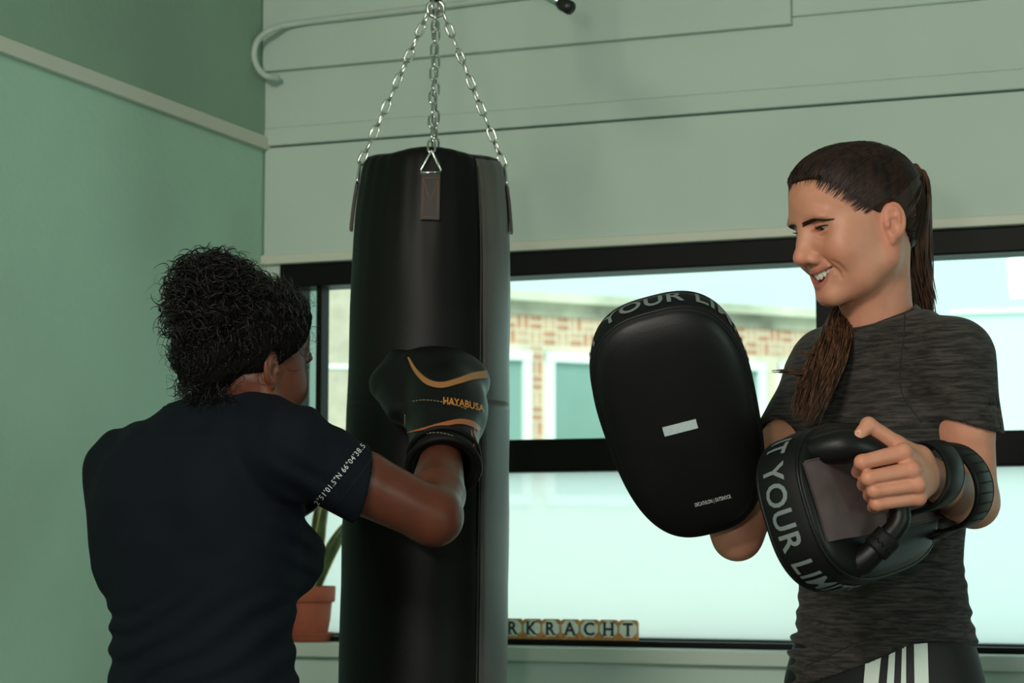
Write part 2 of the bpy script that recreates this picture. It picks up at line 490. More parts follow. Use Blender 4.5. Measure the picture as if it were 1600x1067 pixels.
# pale block seen through the right pane
F3 = (P(1497, 850, 32.0) * [1, 1, 0], unit((1, -0.24, 0)), unit((-0.24, -1, 0)), Z)
b3 = empty('pale_building', F3[0] + F3[1] * 4, 'pale rendered building behind the shoulder of the woman in the grey shirt', 'building')
def h3(px, py):
    r = hit(px, py, F3[0], F3[2]) - F3[0]; return float(np.dot(r, F3[1])), float(r[2])
z3 = h3(1560, 489)[1]
box_obj('wall', F3, (0, 9, -6, 0, -1, z3), M['pale_wall'], b3)
box_obj('parapet', F3, (-0.05, 9.05, -6, 0.08, z3, z3 + 0.06), M['white_frame'], b3)
gp = box_obj('ground', (np.array([0, 0, 0.]), CX, np.array([0, 1., 0]), Z), (-40, 60, 5.6, 90, -1.2, -1.0), mat('pale_paving', (0.62, 0.66, 0.65), 0.9, var=0.06, vscale=0.5)); tag(gp, kind='structure')
# ================================================================== punching bag
M['leather'] = mat('black_leather', (0.005, 0.0047, 0.004), 0.45, spec=0.16, bump=0.22, bscale=420, bdist=0.0012)
M['leather_b'] = mat('brown_black_strap', (0.020, 0.013, 0.010), 0.55, bump=0.3, bscale=900, bdist=0.0008)
M['steel'] = mat('zinc_steel', (0.62, 0.62, 0.58), 0.22, metal=1.0)
M['steel_dark'] = mat('dark_steel', (0.05, 0.05, 0.045), 0.35, metal=0.8)
M['stitch'] = mat('stitching', (0.30, 0.13, 0.06), 0.7)
BAG_Y = 3.76
hub = P(681, 14, BAG_Y); bot = P(657, 1200, BAG_Y)
BAZ = unit(hub - bot); BAX = unit(np.cross(np.array([0, 1., 0]), BAZ)); BAY = np.cross(BAZ, BAX)
def bag_at(py):                      # axis point that shows at image row py
    lo, hi_ = 0.0, 3.0
    for _ in range(40):
        m_ = (lo + hi_) / 2; p = hub - BAZ * m_
        d = p - CAM; v = float(np.dot(d, CF)); y = 533.5 - FPX * float(np.dot(d, CU)) / v
        lo, hi_ = (m_, hi_) if y < py else (lo, m_)
    return hub - BAZ * lo
sc_ = BAG_Y / FPX
BL = 1.14
top_c = bag_at(256)
bag_base = top_c - BAZ * BL
bag = empty('punching_bag', bag_base, 'tall black leather punching bag hanging on four steel chains', 'punching bag')
prof = []
R0 = 0.1385
for h, r in [(0.0, 0.02), (0.0, 0.12), (0.012, 0.134), (0.04, 0.142), (0.2, 0.1445), (0.45, 0.143), (0.695, 0.1412), (0.699, 0.1393), (0.703, 0.1393), (0.707, 0.1408), (0.8, 0.1395), (0.95, 0.137),
             (1.02, 0.134), (1.07, 0.1295), (1.105, 0.1245), (1.125, 0.121), (1.136, 0.1165), (1.143, 0.108), (1.148, 0.09), (1.152, 0.05), (1.155, 0.004)]:
    prof.append((r, h))
prof = [(float(v[0]) * 1.025, float(v[1])) for v in catmull(prof, 4)]
def bag_disp(r, h, t):
    top = max(0.0, (h - 0.9) / 0.25)
    g = 0.0
    if top > 0 and r > 0.06:
        g += 0.0035 * top * math.cos(4 * t + 2 * 0.0) + 0.0018 * top * math.sin(17 * t + 3) * math.sin(9 * t)
    g += 0.0012 * math.sin(3 * t + h * 9) * math.sin(h * 23 + t)
    hh = h
    if h > 1.10: hh = h + 0.007 * (0.5 + 0.5 * math.cos(4 * t)) * (r / 0.12)
    seam = math.exp(-((((t - 5.43 + math.pi) % (2 * math.pi)) - math.pi) / 0.02) ** 2)
    g -= 0.0025 * seam
    return r + g, hh
body = lathe('bag_body', prof, M['leather'], bag_base, bag, seg=144, axis=(BAX, BAY, BAZ), disp=bag_disp)
# long side seam with its overlapping lip
t_s = 5.43
def bag_r(h): return float(np.interp(h, [p[1] for p in prof[8:]], [p[0] for p in prof[8:]]))
seam_pts = [bag_base + (BAX * math.cos(t_s) + BAY * math.sin(t_s)) * (bag_r(h) - 0.0005) + BAZ * h for h in np.linspace(0.03, 1.12, 30)]
tube_obj('side_seam', seam_pts, 0.0016, M['leather_b'], bag, 6)
# overlapping brownish wrap panel, seam to back; window sheen put into its paler colour
M['leather_sheen'] = mat('sheen_leather', (0.060, 0.053, 0.046), 0.42, spec=1.0, bump=0.25, bscale=300, bdist=0.0012, var=0.25, vscale=9)
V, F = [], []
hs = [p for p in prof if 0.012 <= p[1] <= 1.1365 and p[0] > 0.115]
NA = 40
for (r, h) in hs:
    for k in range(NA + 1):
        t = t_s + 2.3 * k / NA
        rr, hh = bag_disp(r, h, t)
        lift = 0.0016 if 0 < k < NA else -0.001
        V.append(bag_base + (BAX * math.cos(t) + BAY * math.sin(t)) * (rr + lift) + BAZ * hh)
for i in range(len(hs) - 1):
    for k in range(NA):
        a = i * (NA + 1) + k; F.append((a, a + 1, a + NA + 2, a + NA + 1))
mesh_obj('wrap_panel', me_from(V, F), M['leather_sheen'], bag)
# strap tabs, triangle rings, chains
angs = [-math.pi / 2 + 0.02, 0.02, math.pi / 2, math.pi + 0.03]
def link_mesh(L=0.030, Wd=0.0165, r=0.0023):
    pts = []
    hw = Wd / 2 - r; hl = L / 2 - r - hw
    for t in np.linspace(-math.pi / 2, math.pi / 2, 7): pts.append((hl + hw * math.cos(t), hw * math.sin(t), 0))
    for t in np.linspace(math.pi / 2, 3 * math.pi / 2, 7): pts.append((-hl + hw * math.cos(t), hw * math.sin(t), 0))
    V, F = tube_data(np.array(pts), r, 7, False, True)
    me = me_from(V, F, 'link'); me.materials.append(M['steel'])
    me.polygons.foreach_set('use_smooth', np.ones(len(me.polygons), bool))
    return me
LINK = link_mesh()
for ci, t in enumerate(angs):
    dr = BAX * math.cos(t) + BAY * math.sin(t); dt = -BAX * math.sin(t) + BAY * math.cos(t)
    # strap tab following the bag wall
    V, F = [], []
    hs = np.linspace(1.016, 1.099, 10)
    for h in hs:
        for (w_, o_) in ((-0.0165, 0.001), (0.0165, 0.001), (0.0165, 0.006), (-0.0165, 0.006)):
            V.append(bag_base + dr * (bag_r(h) + o_ + 0.003) + dt * w_ + BAZ * h)
    for i in range(len(hs) - 1):
        for k in range(4):
            l = (k + 1) % 4; F.append((i * 4 + k, i * 4 + l, i * 4 + 4 + l, i * 4 + 4 + k))
    F += [(3, 2, 1, 0), tuple(len(V) - 4 + k for k in range(4))]
    tab = mesh_obj('strap_tab', me_from(V, F), M['leather_b'], bag, smooth=False)
    if ci == 0:
        for seg_ in (((-0.013, 1.02), (-0.013, 1.09)), ((0.013, 1.02), (0.013, 1.09)), ((-0.013, 1.09), (0.013, 1.09)), ((-0.013, 1.02), (0.013, 1.02)), ((-0.013, 1.089), (0.0, 1.045)), ((0.0, 1.045), (0.013, 1.089))):
            q = [bag_base + dr * (bag_r(h) + 0.0095) + dt * w_ + BAZ * h for (w_, h) in seg_]
            tube_obj('stitch_line', q, 0.0005, M['stitch'], tab, 4)
    base = bag_base + dr * (bag_r(1.100) + 0.006) + BAZ * 1.100
    apex = bag_base + dr * (bag_r(1.10) + 0.002) + BAZ * 1.136
    ring = [base + dt * 0.0165 - BAZ * 0.004, base + dt * 0.0005 + (apex - base) * 0.55 + BAZ * 0, ]
    tri = [base + dt * 0.017, base + dt * 0.017 + BAZ * 0.005, apex + dt * 0.002, apex + BAZ * 0.004, apex - dt * 0.002, base - dt * 0.017 + BAZ * 0.005, base - dt * 0.017]
    tube_obj('triangle_ring', tri, 0.0024, M['steel'], bag, 8, closed=True)
    ch = empty('chain', apex, parent=bag)
    end = hub + dr * 0.012 - BAZ * 0.004
    cv = end - apex; Lc = np.linalg.norm(cv); cd = cv / Lc
    pitch = 0.0252; n = int(round(Lc / pitch)); pitch = Lc / n
    side = unit(np.cross(cd, np.array([0.3, 1, 0.2]))); up = np.cross(cd, side)
    for k in range(n):
        c = apex + cd * (k + 0.5) * pitch
        a = (k % 2) * math.pi / 2 + random.uniform(-0.25, 0.25) + 0.5
        s1 = side * math.cos(a) + up * math.sin(a); s2 = np.cross(cd, s1)
        o = bpy.data.objects.new('link', LINK); COL.objects.link(o); o.parent = ch
        mw = Matrix(((cd[0], s1[0], s2[0], 0), (cd[1], s1[1], s2[1], 0), (cd[2], s1[2], s2[2], 0), (0, 0, 0, 1)))
        o.matrix_local = Matrix.Translation([float(a_ - b_) for a_, b_ in zip(c, ROOTLOC[ch.name])]) @ mw
# hub: swivel ring and carabiner up to the ceiling hook
th = np.linspace(0, 2 * math.pi, 20, endpoint=False)
tube_obj('hub_ring', [hub + CX * 0.015 * math.cos(a) + Z * 0.015 * math.sin(a) for a in th], 0.0038, M['steel'], bag, 8, closed=True)
tube_obj('hub_ring', [hub + unit((0.5, 1, 0)) * 0.014 * math.cos(a) + Z * (0.014 * math.sin(a) + 0.003) for a in th], 0.0035, M['steel'], bag, 8, closed=True)
lathe('swivel', [(0.004, 0.0), (0.011, 0.002), (0.012, 0.02), (0.007, 0.026), (0.006, 0.04), (0.011, 0.044), (0.011, 0.06), (0.004, 0.066)], M['steel_dark'], hub + Z * 0.012, bag, 20)
cz = hub[2] + 0.075
ch = empty('chain', (hub[0], hub[1], cz), parent=bag)
k = 0
zc = cz
while zc < ROOM_H - 0.06:
    a = (k % 2) * math.pi / 2
    s1 = np.array([math.cos(a), math.sin(a), 0]); cd = Z; s2 = np.cross(cd, s1)
    o = bpy.data.objects.new('link', LINK); COL.objects.link(o); o.parent = ch
    o.matrix_local = Matrix.Translation((0, 0, zc - cz + 0.01)) @ Matrix(((cd[0], s1[0], s2[0], 0), (cd[1], s1[1], s2[1], 0), (cd[2], s1[2], s2[2], 0), (0, 0, 0, 1)))
    zc += 0.0252; k += 1
lathe('ceiling_mount', [(0.01, zc - 0.01), (0.012, zc + 0.01), (0.04, ROOM_H - 0.02), (0.05, ROOM_H)], M['steel_dark'], (hub[0], hub[1], 0), bag, 24)

# ================================================================== swivel bracket hanging into view above
br = empty('bracket_arm', P(866, 3, 3.9), 'dark steel bracket arm with a bright sleeve hanging above the window wall', 'bracket')
a0 = P(893, 14, 3.9); a1 = P(830, -22, 3.98); a2 = P(806, -40, 4.01)
tube_obj('arm', [a1 + (a0 - a1) * 0.25, a1, a2], 0.0095, M['steel_dark'], br, 14)
tube_obj('sleeve', [a1 + (a0 - a1) * 0.25, a1 + (a0 - a1) * 0.78], 0.0105, M['steel'], br, 16)
tube_obj('end_cap', [a1 + (a0 - a1) * 0.74, a1 + (a0 - a1) * 0.78, a1 + (a0 - a1) * 0.97, a0], [0.0115, 0.0135, 0.0135, 0.009], M['steel_dark'], br, 18)
tube_obj('hanger', [a2, (a2[0], a2[1], ROOM_H)], 0.009, M['steel_dark'], br, 12)

# ================================================================== potted snake plant on the sill
M['terracotta'] = mat('terracotta', (0.33, 0.078, 0.038), 0.7, var=0.12, vscale=20, bump=0.1, bscale=150)
M['soil'] = mat('soil', (0.03, 0.02, 0.012), 0.95, bump=0.6, bscale=120)
M['leaf'] = mat('snake_plant_leaf', (0.055, 0.085, 0.022), 0.4, var=0.55, vscale=28)
M['leaf_edge'] = mat('yellow_leaf_margin', (0.42, 0.36, 0.09), 0.45)
s_p = PW(484, 1000, 0.055)[0]
pc = W(s_p, z_sill, 0.062)
pot = empty('potted_snake_plant', pc, 'snake plant in a terracotta pot and saucer on the window sill', 'plant')
lathe('saucer', [(0.01, 0.0), (0.047, 0.0), (0.052, 0.004), (0.056, 0.016), (0.059, 0.018), (0.059, 0.020), (0.054, 0.019), (0.049, 0.007), (0.01, 0.006)], M['terracotta'], pc, pot, 48)
lathe('pot', [(0.01, 0.007), (0.040, 0.007), (0.043, 0.012), (0.050, 0.05), (0.0535, 0.088), (0.0535, 0.089), (0.0575, 0.089), (0.0605, 0.092), (0.062, 0.124), (0.0605, 0.126), (0.0575, 0.126), (0.055, 0.112), (0.053, 0.108), (0.01, 0.107)], M['terracotta'], pc, pot, 48)
lathe('soil', [(0.005, 0.106), (0.054, 0.106), (0.05, 0.112), (0.005, 0.114)], M['soil'], pc, pot, 24)
def leaf(base, tip, width, twist, bend):
    n = 14; V, F = [], []; E0, E1 = [], []
    axis = tip - base
    for i in range(n + 1):
        t = i / n
        c = base + axis * t + unit(np.cross(axis, np.array([0.2, 1, 0]))) * bend * math.sin(t * math.pi) 
        w_ = width * (0.55 + 1.0 * t - 0.45 * t * t) * (1 - t ** 5) * 0.9 + 0.0008
        a = twist + 0.7 * t
        sd = np.array([math.cos(a), math.sin(a), 0]); nr = np.array([-math.sin(a), math.cos(a), 0])
        for (q, o) in ((-1, 0.004), (0, -0.004), (1, 0.004), (1, 0.0055), (0, 0.0), (-1, 0.0055)):
            V.append(c + sd * w_ * q + nr * (o + 0.0))
        E0.append(c + sd * w_ + nr * 0.0048); E1.append(c - sd * w_ + nr * 0.0048)
    for i in range(n):
        for k in range(6):
            l = (k + 1) % 6; F.append((i * 6 + k, i * 6 + l, i * 6 + 6 + l, i * 6 + 6 + k))
    F += [(5, 4, 3, 2, 1, 0), tuple(n * 6 + k for k in range(6))]
    lf = mesh_obj('leaf', me_from(V, F), M['leaf'], pot)
    for E in (E0, E1): tube_obj('leaf_margin', E, 0.0016, M['leaf_edge'], lf, 5)
def sp(px, py, d=0.06):
    s, z = PW(px, py, d); return W(s, z, d)
b0 = pc + Z * 0.108
for (bx, by, tx, ty, d, w_, tw_, bd) in ((0.012, 0.0, 548, 808, 0.05, 0.019, 0.1, 0.008), (0.0, 0.005, 500, 770, 0.06, 0.020, -0.3, -0.006),
                                       (-0.015, 0.01, 452, 800, 0.07, 0.018, 0.3, 0.004), (0.005, -0.015, 520, 745, 0.07, 0.017, 0.9, 0.004), (-0.02, -0.005, 470, 760, 0.05, 0.018, 1.2, 0.0)):
    leaf(b0 + WV * bx + WN * by, sp(tx, ty, d), w_, tw_ + math.atan2(WV[1], WV[0]), bd)

# ================================================================== letter tiles on the window ledge
M['tile_body'] = mat('tile_clay', (0.62, 0.30, 0.10), 0.5, var=0.35, vscale=60)
M['tile_face'] = mat('tile_glaze', (0.80, 0.86, 0.76), 0.3, var=0.08, vscale=90)
M['tile_ink'] = mat('dark_blue_ink', (0.012, 0.016, 0.035), 0.4)
M['tile_orn'] = mat('orange_ornament', (0.62, 0.26, 0.07), 0.45, var=0.4, vscale=150)
TD = 0.035
x_edges = [767.0, 787.5, 818, 848.5, 879, 909.5, 939.5, 967.5, 997]
s_e = [PW(x, 985, TD)[0] for x in x_edges]
step_ = (s_e[-1] - s_e[1]) / 7
letters = 'ERKRACHT'
zt_b = PW(900, 999.5, TD)[1]
zt_h = PW(900, 967.5, TD)[1] - zt_b
ledge = wbox('trim_3', s_e[0] - 0.4, s_r - 0.06, 0.012, 0.055, z_sill, zt_b, M['frame'], None, 0.003); tag(ledge, kind='structure')
for i, c in enumerate(letters):
    s0 = s_e[-1] - step_ * (8 - i)
    w_ = step_ * 0.985
    names = {0: 'first E', 1: 'first R', 3: 'second R'}
    lab = ('letter tile half hidden behind the punching bag' if i == 0 else
           'letter tile reading R beside the punching bag' if i == 1 else
           'letter tile reading R between tiles K and A' if i == 3 else 'blue on white letter tile reading %s on the window ledge' % c)
    t = empty('letter_tile', W(s0 + w_ / 2, zt_b, TD), lab, 'letter tile', 'letter tiles spelling a word on the ledge')
    # clay body with notched top corners
    q = 0.14 * w_
    outl = [(0, 0), (w_, 0), (w_, zt_h - q), (w_ - q * 0.35, zt_h - q * 0.35), (w_ - q, zt_h), (q, zt_h), (q * 0.35, zt_h - q * 0.35), (0, zt_h - q)]
    V = [W(s0 + x, zt_b + z, TD) for x, z in outl] + [W(s0 + x, zt_b + z, TD - 0.008) for x, z in outl]
    n = len(outl)
    F = [tuple(range(n - 1, -1, -1)), tuple(range(n, 2 * n))] + [(k, (k + 1) % n, n + (k + 1) % n, n + k) for k in range(n)]
    mesh_obj('tile_body', me_from(V, F), M['tile_body'], t, smooth=False)
    # glazed face: eight sided cartouche
    cxx, czz = s0 + w_ / 2, zt_b + zt_h * 0.54
    pts = []
    for k in range(24):
        a = k / 24 * 2 * math.pi + 0.001
        rr = 0.46 * (1 - 0.17 * (0.5 + 0.5 * math.cos(4 * a + math.pi)) ** 2)
        pts.append((cxx + w_ * rr * math.copysign(abs(math.cos(a)) ** 0.6, math.cos(a)), czz + zt_h * 0.9 * rr * math.copysign(abs(math.sin(a)) ** 0.7, math.sin(a))))
    V = [W(x, z, TD + 0.0012) for x, z in pts] + [W(x, z, TD - 0.001) for x, z in pts]
    F = [tuple(range(23, -1, -1))] + [(k, (k + 1) % 24, 24 + (k + 1) % 24, 24 + k) for k in range(24)]
    fc = mesh_obj('glazed_face', me_from(V, F), M['tile_face'], t, smooth=False)
    V, F = text_mesh(c, zt_h * 0.88, extrude=0.0004, bold=0.0009)
    wd = V[:, 0].max() - V[:, 0].min(); V[:, 0] -= V[:, 0].min() + wd / 2
    vv = [W(cxx + x * 0.95, zt_b + zt_h * 0.24 + y, TD + 0.0018 + z) for x, y, z in V]
    mesh_obj('letter', me_from(vv, F), M['tile_ink'], t, smooth=False)
    hh = V[:, 1].max()
    for yy in ((0.0, hh) if c in 'RKAHT' else ()):       # slab serifs
        for (x0, x1) in {'R': ((-.5, -.12), (.2, .58)), 'K': ((-.5, -.12), (.18, .58)), 'A': ((-.56, -.2), (.2, .56)), 'H': ((-.55, -.15), (.15, .55)), 'T': ((-.22, .22),)}[c]:
            if c in 'RA' and yy > 0: continue
            if c == 'T' and yy > 0: continue
            box_obj('serif', WALLF, (cxx + x0 * wd, cxx + x1 * wd, TD + 0.001, TD + 0.0023, zt_b + zt_h * 0.24 + yy - 0.0012, zt_b + zt_h * 0.24 + yy + 0.0012), M['tile_ink'], t)
    for (ax_, az_) in ((0.5, 0.1), (0.12, 0.13), (0.88, 0.13)):
        box_obj('ornament', WALLF, (s0 + w_ * (ax_ - 0.07), s0 + w_ * (ax_ + 0.07), TD, TD + 0.0017, zt_b + zt_h * (az_ - 0.06), zt_b + zt_h * (az_ + 0.06)), M['tile_orn'], t)
# ================================================================== implicit-surface modelling kit
def rotm(yaw=0, pitch=0, roll=0):
    cy, sy = math.cos(yaw), math.sin(yaw); cp, sp_ = math.cos(pitch), math.sin(pitch); cr, sr = math.cos(roll), math.sin(roll)
    Rz = np.array([[cy, -sy, 0], [sy, cy, 0], [0, 0, 1]]); Ry = np.array([[cp, 0, sp_], [0, 1, 0], [-sp_, 0, cp]])
    Rx = np.array([[1, 0, 0], [0, cr, -sr], [0, sr, cr]])
    return Rz @ Ry @ Rx
class Vol:
    def __init__(s, lo, hi, h):
        s.h = h; s.lo = np.asarray(lo, float)
        n = np.ceil((np.asarray(hi, float) - s.lo) / h).astype(int) + 1
        s.n = n
        s.ax = [(s.lo[i] + np.arange(n[i]) * h).astype(np.float32) for i in range(3)]
        s.F = np.full(n, 1.0, np.float32)
        s.sym = False
    def like(s):
        q = Vol.__new__(Vol); q.h, q.lo, q.n, q.ax = s.h, s.lo, s.n, s.ax
        q.F = np.full(s.n, 1.0, np.float32); return q
    def sl(s, lo, hi):
        r = []
        for i in range(3):
            a = int(np.clip(math.floor((lo[i] - s.lo[i]) / s.h), 0, s.n[i])); b = int(np.clip(math.ceil((hi[i] - s.lo[i]) / s.h) + 1, 0, s.n[i]))
            r.append(slice(a, b))
        return tuple(r)
    def grid(s, sl):
        X = s.ax[0][sl[0]][:, None, None]; Y = s.ax[1][sl[1]][None, :, None]; Zz = s.ax[2][sl[2]][None, None, :]
        return X, Y, Zz
    def op(s, fn, lo, hi, k=0.0, mode='add', both=False):
        lo = np.array(lo, float); hi = np.array(hi, float)
        if both:
            m = max(abs(lo[1]), abs(hi[1])); lo[1] = -m; hi[1] = m
        ext = float((hi - lo).max()) / 2
        pad = (max(k, min(0.045, ext * 0.6)) if mode == 'add' else k) + 4 * s.h
        sl = s.sl(lo - pad, hi + pad)
        if any(q.stop <= q.start for q in sl): return
        X, Y, Zz = s.grid(sl)
        if both: Y = np.abs(Y)
        d = fn(X, Y, Zz)
        F = s.F[sl]
        if mode == 'add':
            if k > 0:
                hh = np.maximum(k - np.abs(F - d), 0) / k; s.F[sl] = np.minimum(F, d) - hh * hh * k * 0.25
            else: s.F[sl] = np.minimum(F, d)
        elif mode == 'sub':
            d = -d
            if k > 0:
                hh = np.maximum(k - np.abs(F - d), 0) / k; s.F[sl] = np.maximum(F, d) + hh * hh * k * 0.25
            else: s.F[sl] = np.maximum(F, d)
        elif mode == 'disp':
            s.F[sl] = F + d
    # ---- primitives
    def ell(s, c, r, R=None, k=0.0, mode='add', both=False):
        c = np.asarray(c, float); r = np.asarray(r, float)
        e = r if R is None else np.abs(R) @ r
        def fn(X, Y, Zz):
            x, y, z = X - c[0], Y - c[1], Zz - c[2]
            if R is not None:
                x, y, z = (R[0, 0] * x + R[1, 0] * y + R[2, 0] * z, R[0, 1] * x + R[1, 1] * y + R[2, 1] * z, R[0, 2] * x + R[1, 2] * y + R[2, 2] * z)
            k0 = np.sqrt((x / r[0]) ** 2 + (y / r[1]) ** 2 + (z / r[2]) ** 2)
            k1 = np.sqrt((x / r[0] ** 2) ** 2 + (y / r[1] ** 2) ** 2 + (z / r[2] ** 2) ** 2)
            return (k0 * (k0 - 1.0) / (k1 + 1e-9)).astype(np.float32)
        s.op(fn, c - e, c + e, k, mode, both)
    def cone(s, a, b, ra, rb, k=0.0, mode='add', both=False, flat=None, fs=1.0):
        a = np.asarray(a, float); b = np.asarray(b, float); ba = b - a; L2 = float(np.dot(ba, ba)) + 1e-12
        m = max(ra, rb) * max(1.0, 1.0 / fs if fs < 1 else 1.0) * (1.0 if flat is None else 1.3)
        def fn(X, Y, Zz):
            x, y, z = X - a[0], Y - a[1], Zz - a[2]
            t = np.clip((x * ba[0] + y * ba[1] + z * ba[2]) / L2, 0, 1)
            dx, dy, dz = x - ba[0] * t, y - ba[1] * t, z - ba[2] * t
            if flat is not None:
                q = dx * flat[0] + dy * flat[1] + dz * flat[2]
                dx = dx + q * (fs - 1) * flat[0]; dy = dy + q * (fs - 1) * flat[1]; dz = dz + q * (fs - 1) * flat[2]
            return (np.sqrt(dx * dx + dy * dy + dz * dz) - (ra + (rb - ra) * t)).astype(np.float32)
        s.op(fn, np.minimum(a, b) - m, np.maximum(a, b) + m, k, mode, both)
    def chain(s, pts, rs, k=0.0, mode='add', both=False, kin=None):
        for i in range(len(pts) - 1):
            s.cone(pts[i], pts[i + 1], rs[i], rs[i + 1], k if i == 0 or kin is None else kin, mode, both)
    def groove(s, pts, width, depth, both=False, smooth=6):
        pts = catmull(pts, smooth) if len(pts) > 2 else np.asarray(pts, float)
        n = len(pts)
        w = np.broadcast_to(np.asarray(width, float), (n,)) if np.ndim(width) == 0 else np.interp(np.linspace(0, 1, n), np.linspace(0, 1, len(width)), width)
        lo = pts.min(0) - 3 * w.max(); hi = pts.max(0) + 3 * w.max()
        taper = np.sin(np.linspace(0.0, 1, n) * math.pi) ** 0.5
        def fn(X, Y, Zz):
            best = None
            for i in range(n - 1):
                a = pts[i]; ba = pts[i + 1] - a; L2 = float(np.dot(ba, ba)) + 1e-12
                x, y, z = X - a[0], Y - a[1], Zz - a[2]
                t = np.clip((x * ba[0] + y * ba[1] + z * ba[2]) / L2, 0, 1)
                d2 = (x - ba[0] * t) ** 2 + (y - ba[1] * t) ** 2 + (z - ba[2] * t) ** 2
                g = np.exp(-d2 / (w[i] ** 2)) * (taper[i] * (1 - t) + taper[i + 1] * t)
                best = g if best is None else np.maximum(best, g)
            return (best * depth).astype(np.float32)
        s.op(fn, lo, hi, 0.0, 'disp', both)
    def surf_x(s, y, z):
        j = int(round((y - s.lo[1]) / s.h)); k = int(round((z - s.lo[2]) / s.h))
        col = s.F[:, j, k]; i = np.nonzero(col < 0)[0]
        return float(s.ax[0][i[-1]]) if len(i) else 0.08
    def loft(s, frame, zs, cx, cy, rx, ry, ex=2.0, k=0.0, mode='add', z0=None, z1=None):
        """elliptical cross-sections stacked along world z. frame: (origin, ax, ay) horizontal"""
        o, ax, ay = frame
        zs = np.asarray(zs, float)
        z0 = zs[0] if z0 is None else z0; z1 = zs[-1] if z1 is None else z1
        m = max(max(rx), max(ry)) + 0.25
        o3 = np.asarray(o, float)
        def fn(X, Y, Zz):
            zz = Zz[0, 0, :]
            CXi = np.interp(zz, zs, cx)[None, None, :]; CYi = np.interp(zz, zs, cy)[None, None, :]
            RX = np.interp(zz, zs, rx)[None, None, :]; RY = np.interp(zz, zs, ry)[None, None, :]
            u = (X - o3[0]) * ax[0] + (Y - o3[1]) * ax[1] - CXi
            v = (X - o3[0]) * ay[0] + (Y - o3[1]) * ay[1] - CYi
            q = (np.abs(u / RX) ** ex + np.abs(v / RY) ** ex) ** (1.0 / ex)
            d = (q - 1.0) * np.minimum(RX, RY)
            d = np.maximum(d, np.maximum(Zz - z1, z0 - Zz))
            return d.astype(np.float32)
        s.op(fn, (o3[0] - m, o3[1] - m, z0), (o3[0] + m, o3[1] + m, z1), k, mode)
    def plane(s, p, n, k=0.0, within=None):
        """remove everything on the side the normal points to"""
        p = np.asarray(p, float); n = unit(n)
        lo = s.lo; hi = s.lo + (s.n - 1) * s.h
        if within is not None: lo, hi = within
        def fn(X, Y, Zz):
            return -((X - p[0]) * n[0] + (Y - p[1]) * n[1] + (Zz - p[2]) * n[2]).astype(np.float32)
        s.op(fn, lo, hi, k, 'sub')
    def disp(s, fn, lo=None, hi=None):
        lo = s.lo if lo is None else lo; hi = s.lo + (s.n - 1) * s.h if hi is None else hi
        s.op(fn, lo, hi, 0.0, 'disp')
    # ---- surface nets
    def mesh(s):
        F = s.F; B = F < 0
        h = s.h
        c = B[:-1, :-1, :-1].astype(np.uint8)
        for dx, dy, dz in ((1, 0, 0), (0, 1, 0), (1, 1, 0), (0, 0, 1), (1, 0, 1), (0, 1, 1), (1, 1, 1)):
            c += B[dx:dx + B.shape[0] - 1, dy:dy + B.shape[1] - 1, dz:dz + B.shape[2] - 1]
        act = (c > 0) & (c < 8)
        I, J, K = np.nonzero(act)
        idx = np.full(act.shape, -1, np.int32); idx[I, J, K] = np.arange(len(I), dtype=np.int32)
        corner = [(0, 0, 0), (1, 0, 0), (0, 1, 0), (1, 1, 0), (0, 0, 1), (1, 0, 1), (0, 1, 1), (1, 1, 1)]
        vals = [F[I + a, J + b, K + d_] for a, b, d_ in corner]
        acc = np.zeros((len(I), 3)); cnt = np.zeros(len(I))
        for a in range(8):
            for b in range(a + 1, 8):
                ca, cb = corner[a], corner[b]
                if sum(abs(x - y) for x, y in zip(ca, cb)) != 1: continue
                va, vb = vals[a], vals[b]
                m = (va < 0) != (vb < 0)
                t = np.where(m, va / (va - vb + 1e-20), 0)
                p = np.array(ca)[None, :] + (np.array(cb) - np.array(ca))[None, :] * t[:, None]
                acc += p * m[:, None]; cnt += m
        V = s.lo + (np.stack([I, J, K], 1) + acc / cnt[:, None]) * h
        Q = []
        for axis in range(3):
            s0 = [slice(None)] * 3; s1 = [slice(None)] * 3
            s0[axis] = slice(0, -1); s1[axis] = slice(1, None)
            b0 = B[tuple(s0)]; b1 = B[tuple(s1)]
            ch = b0 != b1
            o1, o2 = [(1, 2), (2, 0), (0, 1)][axis]
            i, j, k = np.nonzero(ch)
            ijk = np.stack([i, j, k], 1)
            ok = (ijk[:, o1] > 0) & (ijk[:, o2] > 0) & (ijk[:, o1] < act.shape[o1]) & (ijk[:, o2] < act.shape[o2])
            ijk = ijk[ok]
            e1 = np.zeros(3, int); e1[o1] = 1; e2 = np.zeros(3, int); e2[o2] = 1
            def gid(q): return idx[q[:, 0], q[:, 1], q[:, 2]]
            q0 = gid(ijk - e1 - e2); q1 = gid(ijk - e2); q2 = gid(ijk); q3 = gid(ijk - e1)
            flip = b0[ijk[:, 0], ijk[:, 1], ijk[:, 2]]
            quad = np.stack([q0, q1, q2, q3], 1)
            quad[~flip] = quad[~flip][:, ::-1]
            Q.append(quad)
        Q = np.vstack(Q)
        Q = Q[(Q >= 0).all(1)]
        return V, Q
